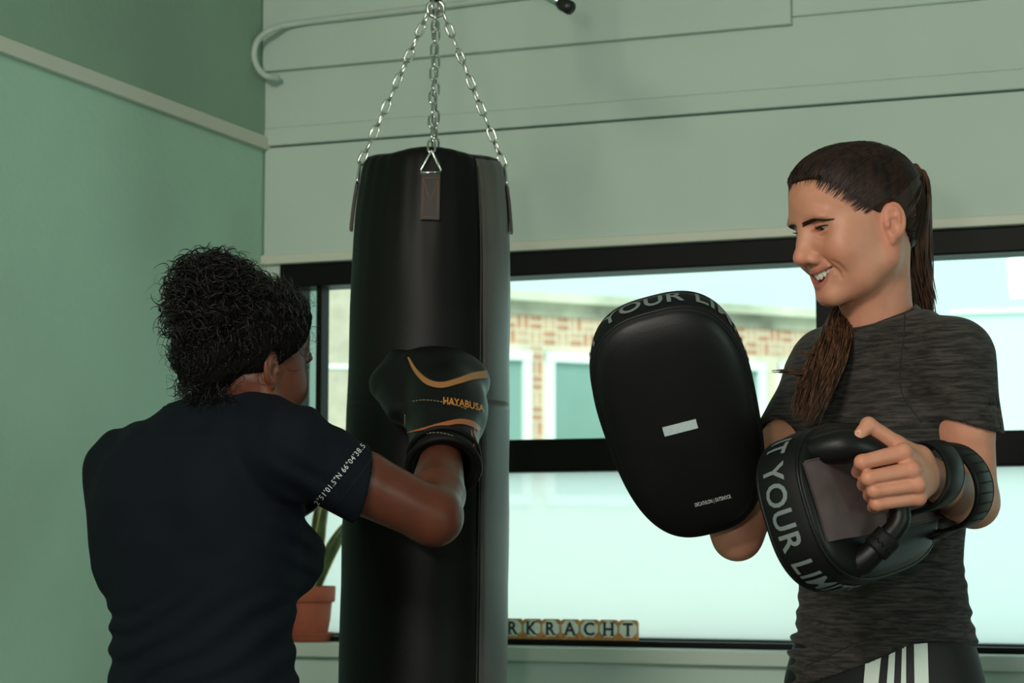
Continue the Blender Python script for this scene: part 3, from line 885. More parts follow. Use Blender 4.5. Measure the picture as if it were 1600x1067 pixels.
def wnoise(seed, freq, warp=0.6):
    r = np.random.default_rng(seed)
    dirs = r.normal(size=(5, 3)); dirs /= np.linalg.norm(dirs, axis=1)[:, None]
    ph = r.uniform(0, 6.28, 5); fr = freq * r.uniform(0.6, 1.6, 5)
    wd = r.normal(size=(3, 3)) * freq * 0.5; wp = r.uniform(0, 6.28, 3)
    def f(X, Y, Zz):
        w = [np.sin(X * wd[i, 0] + Y * wd[i, 1] + Zz * wd[i, 2] + wp[i]) * warp for i in range(3)]
        t = 0
        for i in range(5):
            t = t + np.sin((X * dirs[i, 0] + Y * dirs[i, 1] + Zz * dirs[i, 2]) * fr[i] + ph[i] + w[i % 3] * 2.0)
        return t / 5
    return f
def join_vq(parts):
    Vs, Qs, n = [], [], 0
    for V, Q in parts:
        Vs.append(V); Qs.append(Q + n); n += len(V)
    return np.vstack(Vs), np.vstack(Qs)
def sdf_obj(name, parts, material, parent, attrs=None):
    V, Q = join_vq(parts) if isinstance(parts, list) else parts
    me = me_fast(V, Q, name)
    if attrs:
        for an, arr in attrs.items():
            at = me.attributes.new(an, 'FLOAT', 'POINT'); at.data.foreach_set('value', np.asarray(arr, np.float32))
    return mesh_obj(name, me, material, parent)
from mathutils.bvhtree import BVHTree
def bvh_of(V, Q):
    return BVHTree.FromPolygons([tuple(map(float, v)) for v in V], [tuple(map(int, q)) for q in Q])
def cast(bvh, px, py):
    d = unit(ray(px, py))
    loc, nor, i, dist = bvh.ray_cast(Vector(CAM), Vector(d))
    if loc is None:
        return None, None
    n = np.array(nor)
    if np.dot(n, d) > 0: n = -n
    return np.array(loc), n
def tubes_mesh(paths, radii, seg=3):
    """many thin tubes as one mesh; paths: list of (n,3), radii: list of (n,)"""
    Vs, Qs, n0 = [], [], 0
    for pts, r in zip(paths, radii):
        pts = np.asarray(pts, float); n = len(pts)
        T = np.gradient(pts, axis=0); T /= np.linalg.norm(T, axis=1)[:, None] + 1e-12
        ref = np.where(np.abs(T[:, 2:3]) < 0.9, np.array([[0, 0, 1.0]]), np.array([[1.0, 0, 0]]))
        N = np.cross(T, ref); N /= np.linalg.norm(N, axis=1)[:, None] + 1e-12
        B = np.cross(T, N)
        a = np.arange(seg) / seg * 2 * math.pi
        V = pts[:, None, :] + (N[:, None, :] * np.cos(a)[None, :, None] + B[:, None, :] * np.sin(a)[None, :, None]) * np.broadcast_to(r, (n,))[:, None, None]
        Vs.append(V.reshape(-1, 3))
        i = np.arange(n - 1)[:, None] * seg; k = np.arange(seg)[None, :]; l = (k + 1) % seg
        Q = np.stack([i + k, i + l, i + seg + l, i + seg + k], -1).reshape(-1, 4) + n0
        Qs.append(Q); n0 += n * seg
    return np.vstack(Vs), np.vstack(Qs)

# ================================================================== skin, hair and cloth materials
def skin_mat(name, base, lip, blush, rough=0.5, sss=0.12):
    m, nt, b = new_mat(name)
    b.inputs['Roughness'].default_value = rough
    b.inputs['Specular IOR Level'].default_value = 0.4
    b.inputs['Subsurface Weight'].default_value = sss
    b.inputs['Subsurface Radius'].default_value = (0.010, 0.004, 0.002)
    b.inputs['Subsurface Scale'].default_value = 0.6
    tc = nt.nodes.new('ShaderNodeTexCoord')
    n1 = nt.nodes.new('ShaderNodeTexNoise'); n1.inputs['Scale'].default_value = 35; n1.inputs['Detail'].default_value = 5
    nt.links.new(tc.outputs['Object'], n1.inputs['Vector'])
    r = nt.nodes.new('ShaderNodeValToRGB')
    r.color_ramp.elements[0].position = 0.3; r.color_ramp.elements[1].position = 0.72
    r.color_ramp.elements[0].color = (base[0] * 0.93, base[1] * 0.88, base[2] * 0.85, 1); r.color_ramp.elements[1].color = (*[min(1, c * 1.05) for c in base], 1)
    nt.links.new(n1.outputs['Fac'], r.inputs['Fac'])
    last = r.outputs['Color']
    for an, col in (('blush', blush), ('lip', lip)):
        a = nt.nodes.new('ShaderNodeAttribute'); a.attribute_name = an
        mx = nt.nodes.new('ShaderNodeMix'); mx.data_type = 'RGBA'
        nt.links.new(a.outputs['Fac'], mx.inputs['Factor']); nt.links.new(last, mx.inputs['A']); mx.inputs['B'].default_value = (*col, 1)
        last = mx.outputs['Result']
    nt.links.new(last, b.inputs['Base Color'])
    n2 = nt.nodes.new('ShaderNodeTexNoise'); n2.inputs['Scale'].default_value = 700; n2.inputs['Detail'].default_value = 3
    nt.links.new(tc.outputs['Object'], n2.inputs['Vector'])
    bp = nt.nodes.new('ShaderNodeBump'); bp.inputs['Strength'].default_value = 0.12; bp.inputs['Distance'].default_value = 0.0006
    nt.links.new(n2.outputs['Fac'], bp.inputs['Height']); nt.links.new(bp.outputs['Normal'], b.inputs['Normal'])
    return m
def heather_mat(name, dark, light, rough=0.85, rotz=0.0):
    """dark melange jersey with short horizontal streaks"""
    m, nt, b = new_mat(name)
    b.inputs['Roughness'].default_value = rough
    b.inputs['Specular IOR Level'].default_value = 0.2
    b.inputs['Sheen Weight'].default_value = 0.08
    tc = nt.nodes.new('ShaderNodeTexCoord'); mp = nt.nodes.new('ShaderNodeMapping')
    mp.inputs['Scale'].default_value = (28, 28, 260)
    mp.inputs['Rotation'].default_value = (0.0, 0.12, rotz)
    nt.links.new(tc.outputs['Object'], mp.inputs['Vector'])
    n = nt.nodes.new('ShaderNodeTexNoise'); n.inputs['Scale'].default_value = 1.0; n.inputs['Detail'].default_value = 5; n.inputs['Roughness'].default_value = 0.65
    n.inputs['Distortion'].default_value = 0.5
    nt.links.new(mp.outputs[0], n.inputs['Vector'])
    r = nt.nodes.new('ShaderNodeValToRGB'); r.color_ramp.elements[0].position = 0.40; r.color_ramp.elements[1].position = 0.66
    r.color_ramp.elements[0].color = (*dark, 1); r.color_ramp.elements[1].color = (*light, 1)
    nt.links.new(n.outputs['Fac'], r.inputs['Fac']); nt.links.new(r.outputs['Color'], b.inputs['Base Color'])
    return m
def hair_mat(name, dark, light, rough=0.42, scale=(120, 120, 12)):
    m, nt, b = new_mat(name)
    b.inputs['Roughness'].default_value = rough; b.inputs['Specular IOR Level'].default_value = 0.35
    tc = nt.nodes.new('ShaderNodeTexCoord'); mp = nt.nodes.new('ShaderNodeMapping'); mp.inputs['Scale'].default_value = scale
    nt.links.new(tc.outputs['Object'], mp.inputs['Vector'])
    n = nt.nodes.new('ShaderNodeTexNoise'); n.inputs['Scale'].default_value = 1.0; n.inputs['Detail'].default_value = 3
    nt.links.new(mp.outputs[0], n.inputs['Vector'])
    r = nt.nodes.new('ShaderNodeValToRGB'); r.color_ramp.elements[0].position = 0.35; r.color_ramp.elements[1].position = 0.7
    r.color_ramp.elements[0].color = (*dark, 1); r.color_ramp.elements[1].color = (*light, 1)
    nt.links.new(n.outputs['Fac'], r.inputs['Fac']); nt.links.new(r.outputs['Color'], b.inputs['Base Color'])
    return m
M['skin_light'] = skin_mat('light_skin', (0.55, 0.245, 0.158), (0.40, 0.12, 0.095), (0.56, 0.20, 0.125))
M['skin_dark'] = skin_mat('brown_skin', (0.115, 0.033, 0.017), (0.14, 0.04, 0.025), (0.18, 0.055, 0.026), rough=0.42)
M['hair_brown'] = hair_mat('brown_hair', (0.010, 0.0042, 0.003), (0.046, 0.018, 0.010), rough=0.5)
M['hair_tail'] = hair_mat('ponytail_hair', (0.026, 0.011, 0.0065), (0.165, 0.070, 0.036), scale=(160, 160, 14))
M['hair_mass'] = mat('dark_hair_mass', (0.004, 0.003, 0.0025), 0.9, spec=0.08, bump=0.8, bscale=160, bdist=0.004)
M['hair_black'] = hair_mat('black_curls', (0.003, 0.002, 0.0018), (0.010, 0.006, 0.0045), rough=0.36, scale=(40, 40, 40))
M['shirt_grey'] = heather_mat('grey_melange_jersey', (0.014, 0.012, 0.011), (0.060, 0.051, 0.045))
M['shirt_navy'] = mat('navy_jersey', (0.0050, 0.0068, 0.0110), 0.85, spec=0.12, bump=0.2, bscale=900, bdist=0.0006)
M['trouser'] = mat('black_polyester', (0.008, 0.008, 0.008), 0.6, spec=0.3)
M['stripe_white'] = mat('white_stripe', (0.60, 0.66, 0.61), 0.7)
M['eye_white'] = mat('eye_white', (0.27, 0.25, 0.22), 0.2)
M['iris'] = mat('brown_iris', (0.03, 0.018, 0.01), 0.1)
M['teeth'] = mat('teeth', (0.72, 0.69, 0.58), 0.18)
M['mouth_in'] = mat('mouth_inside', (0.08, 0.02, 0.015), 0.6)
M['nail'] = mat('finger_nail', (0.60, 0.32, 0.24), 0.25)
M['shoe'] = mat('shoe_black', (0.02, 0.02, 0.02), 0.6)
M['sole'] = mat('shoe_sole', (0.5, 0.5, 0.48), 0.7)
# ================================================================== heads
def build_head(smile=True, neck_pts=None, h=0.0016, neck_r=(0.047, 0.050, 0.056)):
    """head in its own frame: x forward, y to its left, z up, origin between the ears"""
    v = Vol((-0.13, -0.10, -0.20), (0.14, 0.10, 0.145), h)
    S = dict(both=True)
    v.ell((-0.006, 0, 0.039), (0.088, 0.0725, 0.0690))                                  # cranium
    v.ell((0.040, 0, 0.048), (0.052, 0.063, 0.052), k=0.04)                            # forehead
    v.ell((0.030, 0, -0.018), (0.060, 0.061, 0.074), k=0.03)                           # face mass
    v.chain([(0.000, 0.0500, -0.022), (0.010, 0.0480, -0.054), (0.048, 0.034, -0.074), (0.082, 0.010, -0.085)], [0.016, 0.0155, 0.0145, 0.0125], k=0.022, **S)
    v.ell((0.050, 0, -0.072), (0.042, 0.036, 0.026), k=0.02)                           # under the mouth
    v.ell((0.0870, 0, -0.0845), (0.0145, 0.018, 0.0130), k=0.016)                      # chin
    v.ell((0.056, 0.046, -0.012), (0.028, 0.018, 0.024), k=0.024, **S)
    v.ell((0.046, 0.040, -0.044), (0.030, 0.019, 0.030), k=0.024, **S)                 # cheek bones
    v.ell((0.0725, 0.0385, -0.027), (0.0200, 0.0185, 0.0195), k=0.020, **S)                # apples of the cheeks
    v.ell((0.0825, 0.024, 0.0265), (0.0110, 0.026, 0.0080), rotm(yaw=-0.35), k=0.016, **S)  # brow ridge
    v.ell((0.0830, 0, 0.025), (0.0085, 0.020, 0.024), k=0.028)
    v.ell((0.080, 0, -0.052), (0.0215, 0.029, 0.023), k=0.016)                         # muzzle
    # eye sockets
    v.ell((0.1020, 0.0310, 0.011), (0.0155, 0.0165, 0.0110), k=0.016, mode='sub', **S)
    # nose
    v.ell((0.0860, 0.0140, -0.012), (0.0110, 0.0090, 0.0150), k=0.014, **S)
    v.cone((0.084, 0, 0.015), (0.100, 0, -0.022), 0.010, 0.0105, k=0.012)
    v.cone((0.0895, 0, 0.021), (0.1115, 0, -0.014), 0.0072, 0.0082, k=0.013)
    v.ell((0.1145, 0, -0.0225), (0.0115, 0.0105, 0.0096), k=0.009)
    v.ell((0.1000, 0.0118, -0.0285), (0.0105, 0.0072, 0.0076), k=0.006, **S)
    v.ell((0.1055, 0.0062, -0.0360), (0.0062, 0.0032, 0.0036), rotm(yaw=0.3), k=0.003, mode='sub', **S)
    # lids
    v.ell((0.0745, 0.0290, 0.0105), (0.0142, 0.0155, 0.0135), k=0.006, **S)
    v.groove([(0.089, 0.0145, 0.0150), (0.0905, 0.0255, 0.0205), (0.085, 0.0405, 0.0165)], 0.0018, 0.0016, **S)   # upper lid crease
    v.groove([(0.089, 0.0155, 0.003), (0.0890, 0.0275, -0.001), (0.083, 0.0405, 0.002)], 0.0022, 0.0009, **S)      # lower lid crease
    def eye_open(X, Y, Zz):
        t = (Y - 0.0290) / 0.0150
        zc = 0.0098 + 0.0010 * t
        up = zc + 0.0036 * np.maximum(1 - t * t, 0) ** 0.6; dn = zc - 0.0027 * np.maximum(1 - t * t, 0) ** 0.7
        d = np.maximum(Zz - up, dn - Zz) + np.maximum(np.abs(t) - 1, 0) * 0.01
        return np.maximum(d, 0.080 - X).astype(np.float32)
    v.op(eye_open, (0.075, 0.011, 0.002), (0.096, 0.047, 0.018), 0.0012, 'sub', True)
    # mouth
    if smile:
        mx = lambda y: 0.0985 - 0.0235 * (y / 0.031) ** 2
        zu = lambda y: -0.0500 + 0.0045 * (abs(y) / 0.030) ** 1.6
        zl = lambda y: -0.0650 + 0.0185 * (abs(y) / 0.030) ** 1.9
        ys = np.linspace(0, 0.030, 7)
        v.chain([(mx(y) + 0.0002, y, zu(y) + 0.0018) for y in ys], list(np.interp(ys, [0, 0.02, 0.03], [0.0036, 0.0034, 0.0020])), k=0.006, kin=0.002, **S)
        v.chain([(mx(y) - 0.0012, y, zl(y) - 0.0030) for y in ys], list(np.interp(ys, [0, 0.02, 0.03], [0.0046, 0.0040, 0.0020])), k=0.006, kin=0.002, **S)
        def opening(X, Y, Zz):
            ay = np.abs(Y) / 0.030
            u = -0.0500 + 0.0045 * ay ** 1.6; l = -0.0650 + 0.0185 * ay ** 1.9
            d = np.maximum(Zz - u, l - Zz)
            d = np.maximum(d, (ay - 1.0) * 0.03)
            d = np.maximum(d, (0.0845 - 0.0235 * (Y / 0.031) ** 2) - X)
            return d.astype(np.float32)
        v.op(opening, (0.055, -0.031, -0.067), (0.11, 0.031, -0.044), 0.0015, 'sub')
        on = lambda L_: [(v.surf_x(y, z), y, z) for y, z in L_]
        v.groove(on([(0.0185, -0.0255), (0.0265, -0.0340), (0.0335, -0.0440), (0.0365, -0.0540), (0.0350, -0.0650)]), 0.0030, 0.0036, **S)   # nasolabial fold
        v.groove(on([(0.0420, -0.0360), (0.0455, -0.0460), (0.0440, -0.0590)]), 0.0034, 0.0022, **S)                 # cheek crease
        v.groove(on([(0.0320, -0.0440), (0.0330, -0.0500), (0.0310, -0.0560)]), 0.0022, 0.0018, **S)                 # mouth corner
        v.groove(on([(0.0200, 0.0015), (0.0300, -0.0035), (0.0400, -0.0005)]), 0.0024, 0.0012, **S)                  # under the eye
    else:
        ys = np.linspace(0, 0.025, 6)
        v.chain([(0.0990 - 0.018 * (y / 0.026) ** 2, y, -0.0515) for y in ys], [0.0050, 0.005, 0.0046, 0.004, 0.003, 0.002], k=0.006, kin=0.002, **S)
        v.chain([(0.0980 - 0.018 * (y / 0.026) ** 2, y, -0.0605) for y in ys], [0.0058, 0.0058, 0.0052, 0.0044, 0.003, 0.002], k=0.006, kin=0.002, **S)
        v.groove([(0.102, y, -0.056) for y in np.linspace(-0.025, 0.025, 7)], 0.0020, 0.003)
    v.groove([(0.1035, 0, -0.036), (0.1030, 0, -0.0460)], 0.0022, 0.0012)                                   # philtrum
    v.groove([(0.087, -0.018, -0.077), (0.092, 0, -0.0765), (0.087, 0.018, -0.077)], 0.0050, 0.0026)         # under the lower lip
    # ears
    Re = rotm(yaw=-0.30) @ rotm(pitch=-0.20)
    v.ell((-0.004, 0.0735, -0.0085), (0.0168, 0.0060, 0.0268), Re, k=0.004, **S)
    v.cone((0.005, 0.0705, -0.029), (0.007, 0.0695, -0.035), 0.0062, 0.0056, k=0.005, **S)                   # lobe
    def eL(x, z, y=0.004): return tuple(np.array([-0.004, 0.0735, -0.0085]) + Re @ np.array([x, y, z]))
    v.groove([eL(0.010, 0.018), eL(0.002, 0.0245), eL(-0.0095, 0.017), eL(-0.0115, 0.002), eL(-0.0065, -0.014)], 0.0026, 0.0034, **S)   # helix gutter
    v.ell(eL(0.0025, -0.005, 0.0065), (0.0080, 0.0058, 0.0115), Re, k=0.003, mode='sub', **S)                 # concha
    v.ell(eL(0.0025, 0.011, 0.0070), (0.0058, 0.0042, 0.0052), Re, k=0.003, mode='sub', **S)                  # fossa
    v.ell(eL(0.0115, -0.005, 0.0030), (0.0042, 0.0042, 0.0060), Re, k=0.003, **S)                             # tragus
    # neck
    if neck_pts is not None:
        v.chain([(-0.016, 0, -0.030)] + [tuple(p) for p in neck_pts], neck_r, k=0.022, kin=0.01)
        a = np.array([-0.012, 0.052, -0.030]); b = np.asarray(neck_pts[-1]) + np.array([0.042, 0.008, 0])
        v.cone(a, b, 0.009, 0.010, k=0.016, both=True)                                                         # neck muscle
    V, Q = v.mesh()
    x, y, z = V[:, 0], np.abs(V[:, 1]), V[:, 2]
    if smile:
        ly = y / 0.030
        u = -0.0500 + 0.0045 * ly ** 1.6; l = -0.0650 + 0.0185 * ly ** 1.9
        hu = np.interp(y, [0, 0.02, 0.031], [0.0062, 0.0056, 0.001]); hl = np.interp(y, [0, 0.02, 0.031], [0.0085, 0.007, 0.001])
        dz = np.maximum((z - u) / hu, (l - z) / hl)
    else:
        hu = np.interp(y, [0, 0.018, 0.026], [0.0085, 0.007, 0.001])
        dz = np.abs(z + 0.056) / hu; ly = y / 0.026
    lip = np.clip((1.15 - dz) * 4, 0, 1) * (ly < 1.03) * (x > 0.066) * np.clip((1.05 - ly) * 10, 0, 1)
    bl = np.exp(-(((x - 0.085) / 0.022) ** 2 + ((y - 0.042) / 0.016) ** 2 + ((z + 0.026) / 0.018) ** 2)) * 0.8
    bl = np.maximum(bl, np.exp(-(((x - 0.118) / 0.014) ** 2 + (y / 0.014) ** 2 + ((z + 0.024) / 0.012) ** 2)) * 0.9)
    bl = np.maximum(bl, (np.abs(y - 0.078) < 0.012) * (np.abs(x + 0.000) < 0.022) * 0.55)
    return V, Q, dict(lip=lip * 0.9, blush=bl)
def eyes_and_lashes(parent, T, look=(1, 0, 0), iris=True):
    for sgn in (-1, 1):
        c = np.array([0.0745, 0.0290 * sgn, 0.0105])
        n, m_ = 24, 16
        V, F = [], []
        for i in range(m_ + 1):
            th_ = math.pi * i / m_
            for k in range(n):
                a = 2 * math.pi * k / n
                V.append(c + 0.0129 * np.array([math.cos(th_), math.sin(th_) * math.cos(a), math.sin(th_) * math.sin(a)]))
        for i in range(m_):
            for k in range(n):
                l = (k + 1) % n; F.append((i * n + k, (i + 1) * n + k, (i + 1) * n + l, i * n + l))
        e = mesh_obj('eye', me_from(T(np.array(V)), F), M['eye_white'], parent)
        lk = unit(look)
        s1 = unit(np.cross(lk, [0, 0, 1])); s2 = np.cross(s1, lk)
        V = [c + lk * 0.0134]
        for rr, off in ((0.003, 0.01335), (0.0072, 0.0113)):
            for k in range(20):
                a = 2 * math.pi * k / 20; V.append(c + lk * off + (s1 * math.cos(a) + s2 * math.sin(a)) * rr)
        F = [(0, 1 + k, 1 + (k + 1) % 20) for k in range(20)] + [(1 + k, 21 + k, 21 + (k + 1) % 20, 1 + (k + 1) % 20) for k in range(20)]
        mesh_obj('iris', me_from(T(np.array(V)), F), M['iris'], parent)
def brow_paths(bvh, sgn, n=140, seed=3):
    """short hairs laid on the skin along the eyebrow"""
    r = np.random.default_rng(seed)
    out, rad = [], []
    for i in range(n):
        t = r.uniform(0, 1)
        y = 0.0075 + 0.038 * t
        z = 0.0215 + 0.0036 * math.sin(min(1, t * 1.25) * math.pi * 0.62) - 0.0050 * max(0, t - 0.6) / 0.4
        z += r.uniform(-1, 1) * 0.0030 * (1 - 0.6 * t)
        pts = []
        for q in np.linspace(0, 1, 4):
            yy = (y + 0.0085 * q) * sgn; zz = z + 0.0022 * q * (1 - t * 2.0)
            loc, nor, _, _ = bvh.ray_cast(Vector((0.16, yy * 1.0, zz)), Vector((-1, 0, 0)))
            if loc is None: break
            pts.append(np.array(loc) + np.array(nor) * (0.0004 + 0.0008 * q))
        if len(pts) == 4: out.append(np.array(pts)); rad.append(np.array([0.00042, 0.0004, 0.0003, 0.0001]))
    return out, rad
# ================================================================== the two kick pads (shape shared)
M['pad_vinyl'] = mat('black_pad_vinyl', (0.0045, 0.0042, 0.004), 0.42, spec=0.25, bump=0.15, bscale=260, bdist=0.001, var=0.2, vscale=12)
M['pad_band'] = mat('black_pad_band', (0.0045, 0.0045, 0.0045), 0.6, spec=0.2, bump=0.25, bscale=700, bdist=0.0006)
M['suede'] = mat('mauve_grey_suede', (0.090, 0.066, 0.066), 0.9, spec=0.15, var=0.18, vscale=25, bump=0.4, bscale=800, bdist=0.0006)
M['pad_letter'] = mat('grey_print', (0.16, 0.185, 0.18), 0.6)
M['pad_patch'] = mat('pale_patch', (0.45, 0.50, 0.50), 0.5, var=0.1, vscale=400)
M['pad_small'] = mat('white_print', (0.55, 0.58, 0.56), 0.6)
PA, PBH, PT = 0.163, 0.101, 0.078           # half length, half width, thickness
class Frame:
    def __init__(s, o, u, w, n): s.o, s.u, s.w, s.n = map(lambda q: np.asarray(q, float), (o, u, w, n))
    def to(s, L):
        L = np.asarray(L, float); return s.o + L[..., 0:1] * s.u + L[..., 1:2] * s.w + L[..., 2:3] * s.n
    def inv(s, p):
        r = np.asarray(p, float) - s.o; return np.stack([r @ s.u, r @ s.w, r @ s.n], -1)
def pad_frame(u, w):
    u = unit(u); w = np.asarray(w, float); w = unit(w - u * np.dot(u, w)); n = np.cross(w, u)
    return u, w, n
# right-hand pad in the picture: its back faces the camera. origin of the frame = centre of the back plane; n points to the strike side
uR, wR, nR = pad_frame((-0.62, -0.77, -0.10), (0.30, -0.05, -0.95))
GRIP = P(1390, 750, 2.690)
GRIP_L = np.array([0.052, -0.010, -0.056])
PADR = Frame(GRIP - uR * GRIP_L[0] - wR * GRIP_L[1] - nR * GRIP_L[2], uR, wR, nR)
uL, wL, nL = pad_frame((-0.27, -0.40, 0.87), (0.93, -0.14, 0.27))
PADL = Frame(P(1067, 667, 2.80) - nL * PT, uL, wL, nL)

def outline(t, grow=0.0):
    """outline point at angle t: u along the text end"""
    c, s_ = math.cos(t), math.sin(t)
    e = 2 / 2.9
    u = (PA + grow) * math.copysign(abs(c) ** e, c); w = (PBH + grow) * math.copysign(abs(s_) ** e, s_)
    w *= 1.0 + 0.10 * u / PA - 0.03 * (u / PA) ** 2
    return u, w
NT = 120
def resample_outline(grow):
    pts = np.array([outline(t, grow) for t in np.linspace(0, 2 * math.pi, 720, endpoint=False)])
    pp = np.vstack([pts, pts[:1]]); seg = np.linalg.norm(np.diff(pp, axis=0), axis=1); s_ = np.concatenate([[0], np.cumsum(seg)])
    q = np.linspace(0, s_[-1], NT, endpoint=False)
    return np.stack([np.interp(q, s_, pp[:, 0]), np.interp(q, s_, pp[:, 1])], 1), s_[-1]
OUT0, PERIM = resample_outline(0.0)
OUTT = np.vstack([OUT0, OUT0[:1]])
def band_point(s_, d, lift=0.0):
    """point on the side band: s_ = arc length from the middle of the text end in the w direction, d = 0..1 strike to back"""
    s_ = s_ % PERIM
    f = s_ / PERIM * NT; i = int(f) % NT; t = f - int(f)
    p = OUT0[i] * (1 - t) + OUT0[(i + 1) % NT] * t
    tg = OUT0[(i + 1) % NT] - OUT0[i]; nn = np.array([tg[1], -tg[0]]); nn /= np.linalg.norm(nn)
    if np.dot(nn, p) < 0: nn = -nn
    p = p * (1 + 0.035 * math.sin(math.pi * min(max(d, 0), 1))) + nn * lift
    return np.array([p[0], p[1], PT * (0.90 - 0.80 * d)])
def rings(profile, fr):
    """profile: list of (inset, n) from strike centre to back centre"""
    V = []
    cen = np.array([0.0, 0.0])
    for (ins, nz) in profile:
        for p in OUT0:
            r = np.linalg.norm(p); q = p * (1 - ins)
            V.append((q[0], q[1], nz))
    V = fr.to(np.array(V))
    F = []
    m = len(profile)
    for i in range(m - 1):
        for k in range(NT):
            l = (k + 1) % NT; F.append((i * NT + k, i * NT + l, (i + 1) * NT + l, (i + 1) * NT + k))
    F.append(tuple(range(NT))); F.append(tuple((m - 1) * NT + k for k in range(NT - 1, -1, -1)))
    return V, F
def pad_mesh(V, F):
    me = me_from(V, F)
    bm = bmesh.new(); bm.from_mesh(me); bmesh.ops.recalc_face_normals(bm, faces=bm.faces); bm.to_mesh(me); bm.free()
    return me
def islands(V, F):
    par = list(range(len(V)))
    def fd(i):
        while par[i] != i: par[i] = par[par[i]]; i = par[i]
        return i
    for f in F:
        for q in f[1:]: par[fd(q)] = fd(f[0])
    grp = {}
    for f in F: grp.setdefault(fd(f[0]), []).append(f)
    out = []
    for g in grp.values():
        ids = sorted({i for f in g for i in f}); mp = {i: k for k, i in enumerate(ids)}
        out.append((np.array([V[i] for i in ids]), [tuple(mp[i] for i in f) for f in g]))
    return out
def make_pad(fr, label, fore, mir=1.0):
    """fore: forearm centre line in local coordinates (two points) that the straps go round"""
    pad = empty('kick_pad', fr.o, label, 'kick pad')
    V, F = rings([(0.9, PT + 0.012), (0.7, PT + 0.0118), (0.45, PT + 0.010), (0.25, PT + 0.007), (0.12, PT + 0.003), (0.05, PT - 0.002), (0.015, PT - 0.007), (0.004, PT - 0.012)], fr)
    mesh_obj('strike_panel', pad_mesh(V, F), M['pad_vinyl'], pad)
    V, F = rings([(0.010, PT * 0.93)] + [(-0.035 * math.sin(math.pi * q), PT * (0.90 - 0.80 * q)) for q in np.linspace(0, 1, 7)] + [(0.010, PT * 0.07)], fr)
    band = mesh_obj('side_band', pad_mesh(V, F), M['pad_band'], pad)
    V, F = rings([(0.004, PT * 0.14), (0.012, PT * 0.06), (0.04, 0.001), (0.10, -0.003), (0.3, -0.006), (0.6, -0.007), (0.9, -0.007)], fr)
    mesh_obj('back_panel', pad_mesh(V, F), M['pad_vinyl'], pad)
    for nz, ins in ((PT - 0.010, 0.0), (PT * 0.09, 0.002)):
        ring = fr.to(np.array([(p[0] * (1 - ins), p[1] * (1 - ins), nz) for p in OUT0]))
        tube_obj('piping', ring, 0.0026, M['pad_vinyl'], pad, 8, closed=True)
    # suede panel across the back between the two straps and the handle
    V, F = [], []
    nu, nw = 24, 10
    for i in range(nu + 1):
        for j in range(nw + 1):
            uu = -0.150 + (0.305) * i / nu
            tt = j / nw * 2 - 1
            lim = 0.050 + 0.004 * math.sin((uu + 0.15) * 9)
            ww = tt * lim - 0.006
            # stay inside the outline
            ww = ww
            edge = max(abs(uu) / PA, 0)
            V.append((min(uu, 0.154 - 0.35 * max(0, abs(ww) - 0.02) ** 1.5), ww, -0.0095 - 0.002 * math.cos(tt * 1.5) + 0.008 * max(0, (abs(uu) - 0.13) / 0.03)))
    for i in range(nu):
        for j in range(nw):
            a = i * (nw + 1) + j; F.append((a, a + 1, a + nw + 2, a + nw + 1))
    Vw = fr.to(np.array(V)); nb = len(V)
    V2 = fr.to(np.array(V) + np.array([0, 0, 0.003]))
    F2 = F + [tuple(nb + q for q in f[::-1]) for f in F]
    sd = mesh_obj('suede_panel', me_from(np.vstack([Vw, V2]), F2), M['suede'], pad)
    for jj in (0, nw):
        tube_obj('seam', fr.to(np.array([V[i * (nw + 1) + jj] for i in range(nu + 1)]) - np.array([0, 0, 0.0008])), 0.0010, M['suede'], sd, 5)
    # handle: a padded tube from the text end, round the grip, back to the panel
    hp = [(0.112, -0.070, 0.014), (0.108, -0.068, -0.018), (0.092, -0.062, -0.044), (0.064, -0.043, -0.057), (0.052, -0.018, -0.058), (0.052, 0.008, -0.058), (0.055, 0.040, -0.056), (0.066, 0.057, -0.040), (0.078, 0.070, -0.020), (0.086, 0.080, 0.002), (0.090, 0.083, 0.022)]
    hp = catmull([(a_, b_ * mir, c_) for a_, b_, c_ in hp], 6)
    rr = np.interp(np.linspace(0, 1, len(hp)), [0, 0.15, 0.3, 0.45, 0.65, 0.75, 0.9, 1], [0.018, 0.021, 0.018, 0.0135, 0.0135, 0.015, 0.018, 0.016])
    tube_obj('handle', fr.to(hp), rr, M['pad_vinyl'], pad, 16)
    for a, b in ((0.70, 0.74), (0.745, 0.785)):
        i0, i1 = int(a * len(hp)), int(b * len(hp)) + 1
        tube_obj('handle_binding', fr.to(hp[i0:i1 + 1]), 0.0185, M['pad_band'], pad, 16)
    # two straps over the forearm
    f0, f1 = map(np.asarray, fore)
    for (uu, wd, rad, nm) in ((-0.030, 0.042, 0.035, 0), (-0.118, 0.046, 0.049, 1)):
        t = (uu - f0[0]) / (f1[0] - f0[0]); c = f0 + (f1 - f0) * t
        cw, cn = c[1], c[2]
        V, F = [], []
        na = 30
        path = []
        for q in np.linspace(0, 1, na):
            a = math.pi * (1.12 * q - 0.06)
            path.append((cw - math.cos(a) * (rad + 0.004), min(cn - math.sin(a) * rad * 1.02, 0.0) if math.sin(a) > 0 else 0.0))
        path = [(cw - rad * 1.15, -0.001)] + [(cw - rad * 1.06, cn * 0.5)] + path[2:-2] + [(cw + rad * 1.06, cn * 0.5), (cw + rad * 1.15, -0.001)]
        path = np.array(path); na = len(path)
        skew = 0.018 if nm == 0 else -0.010
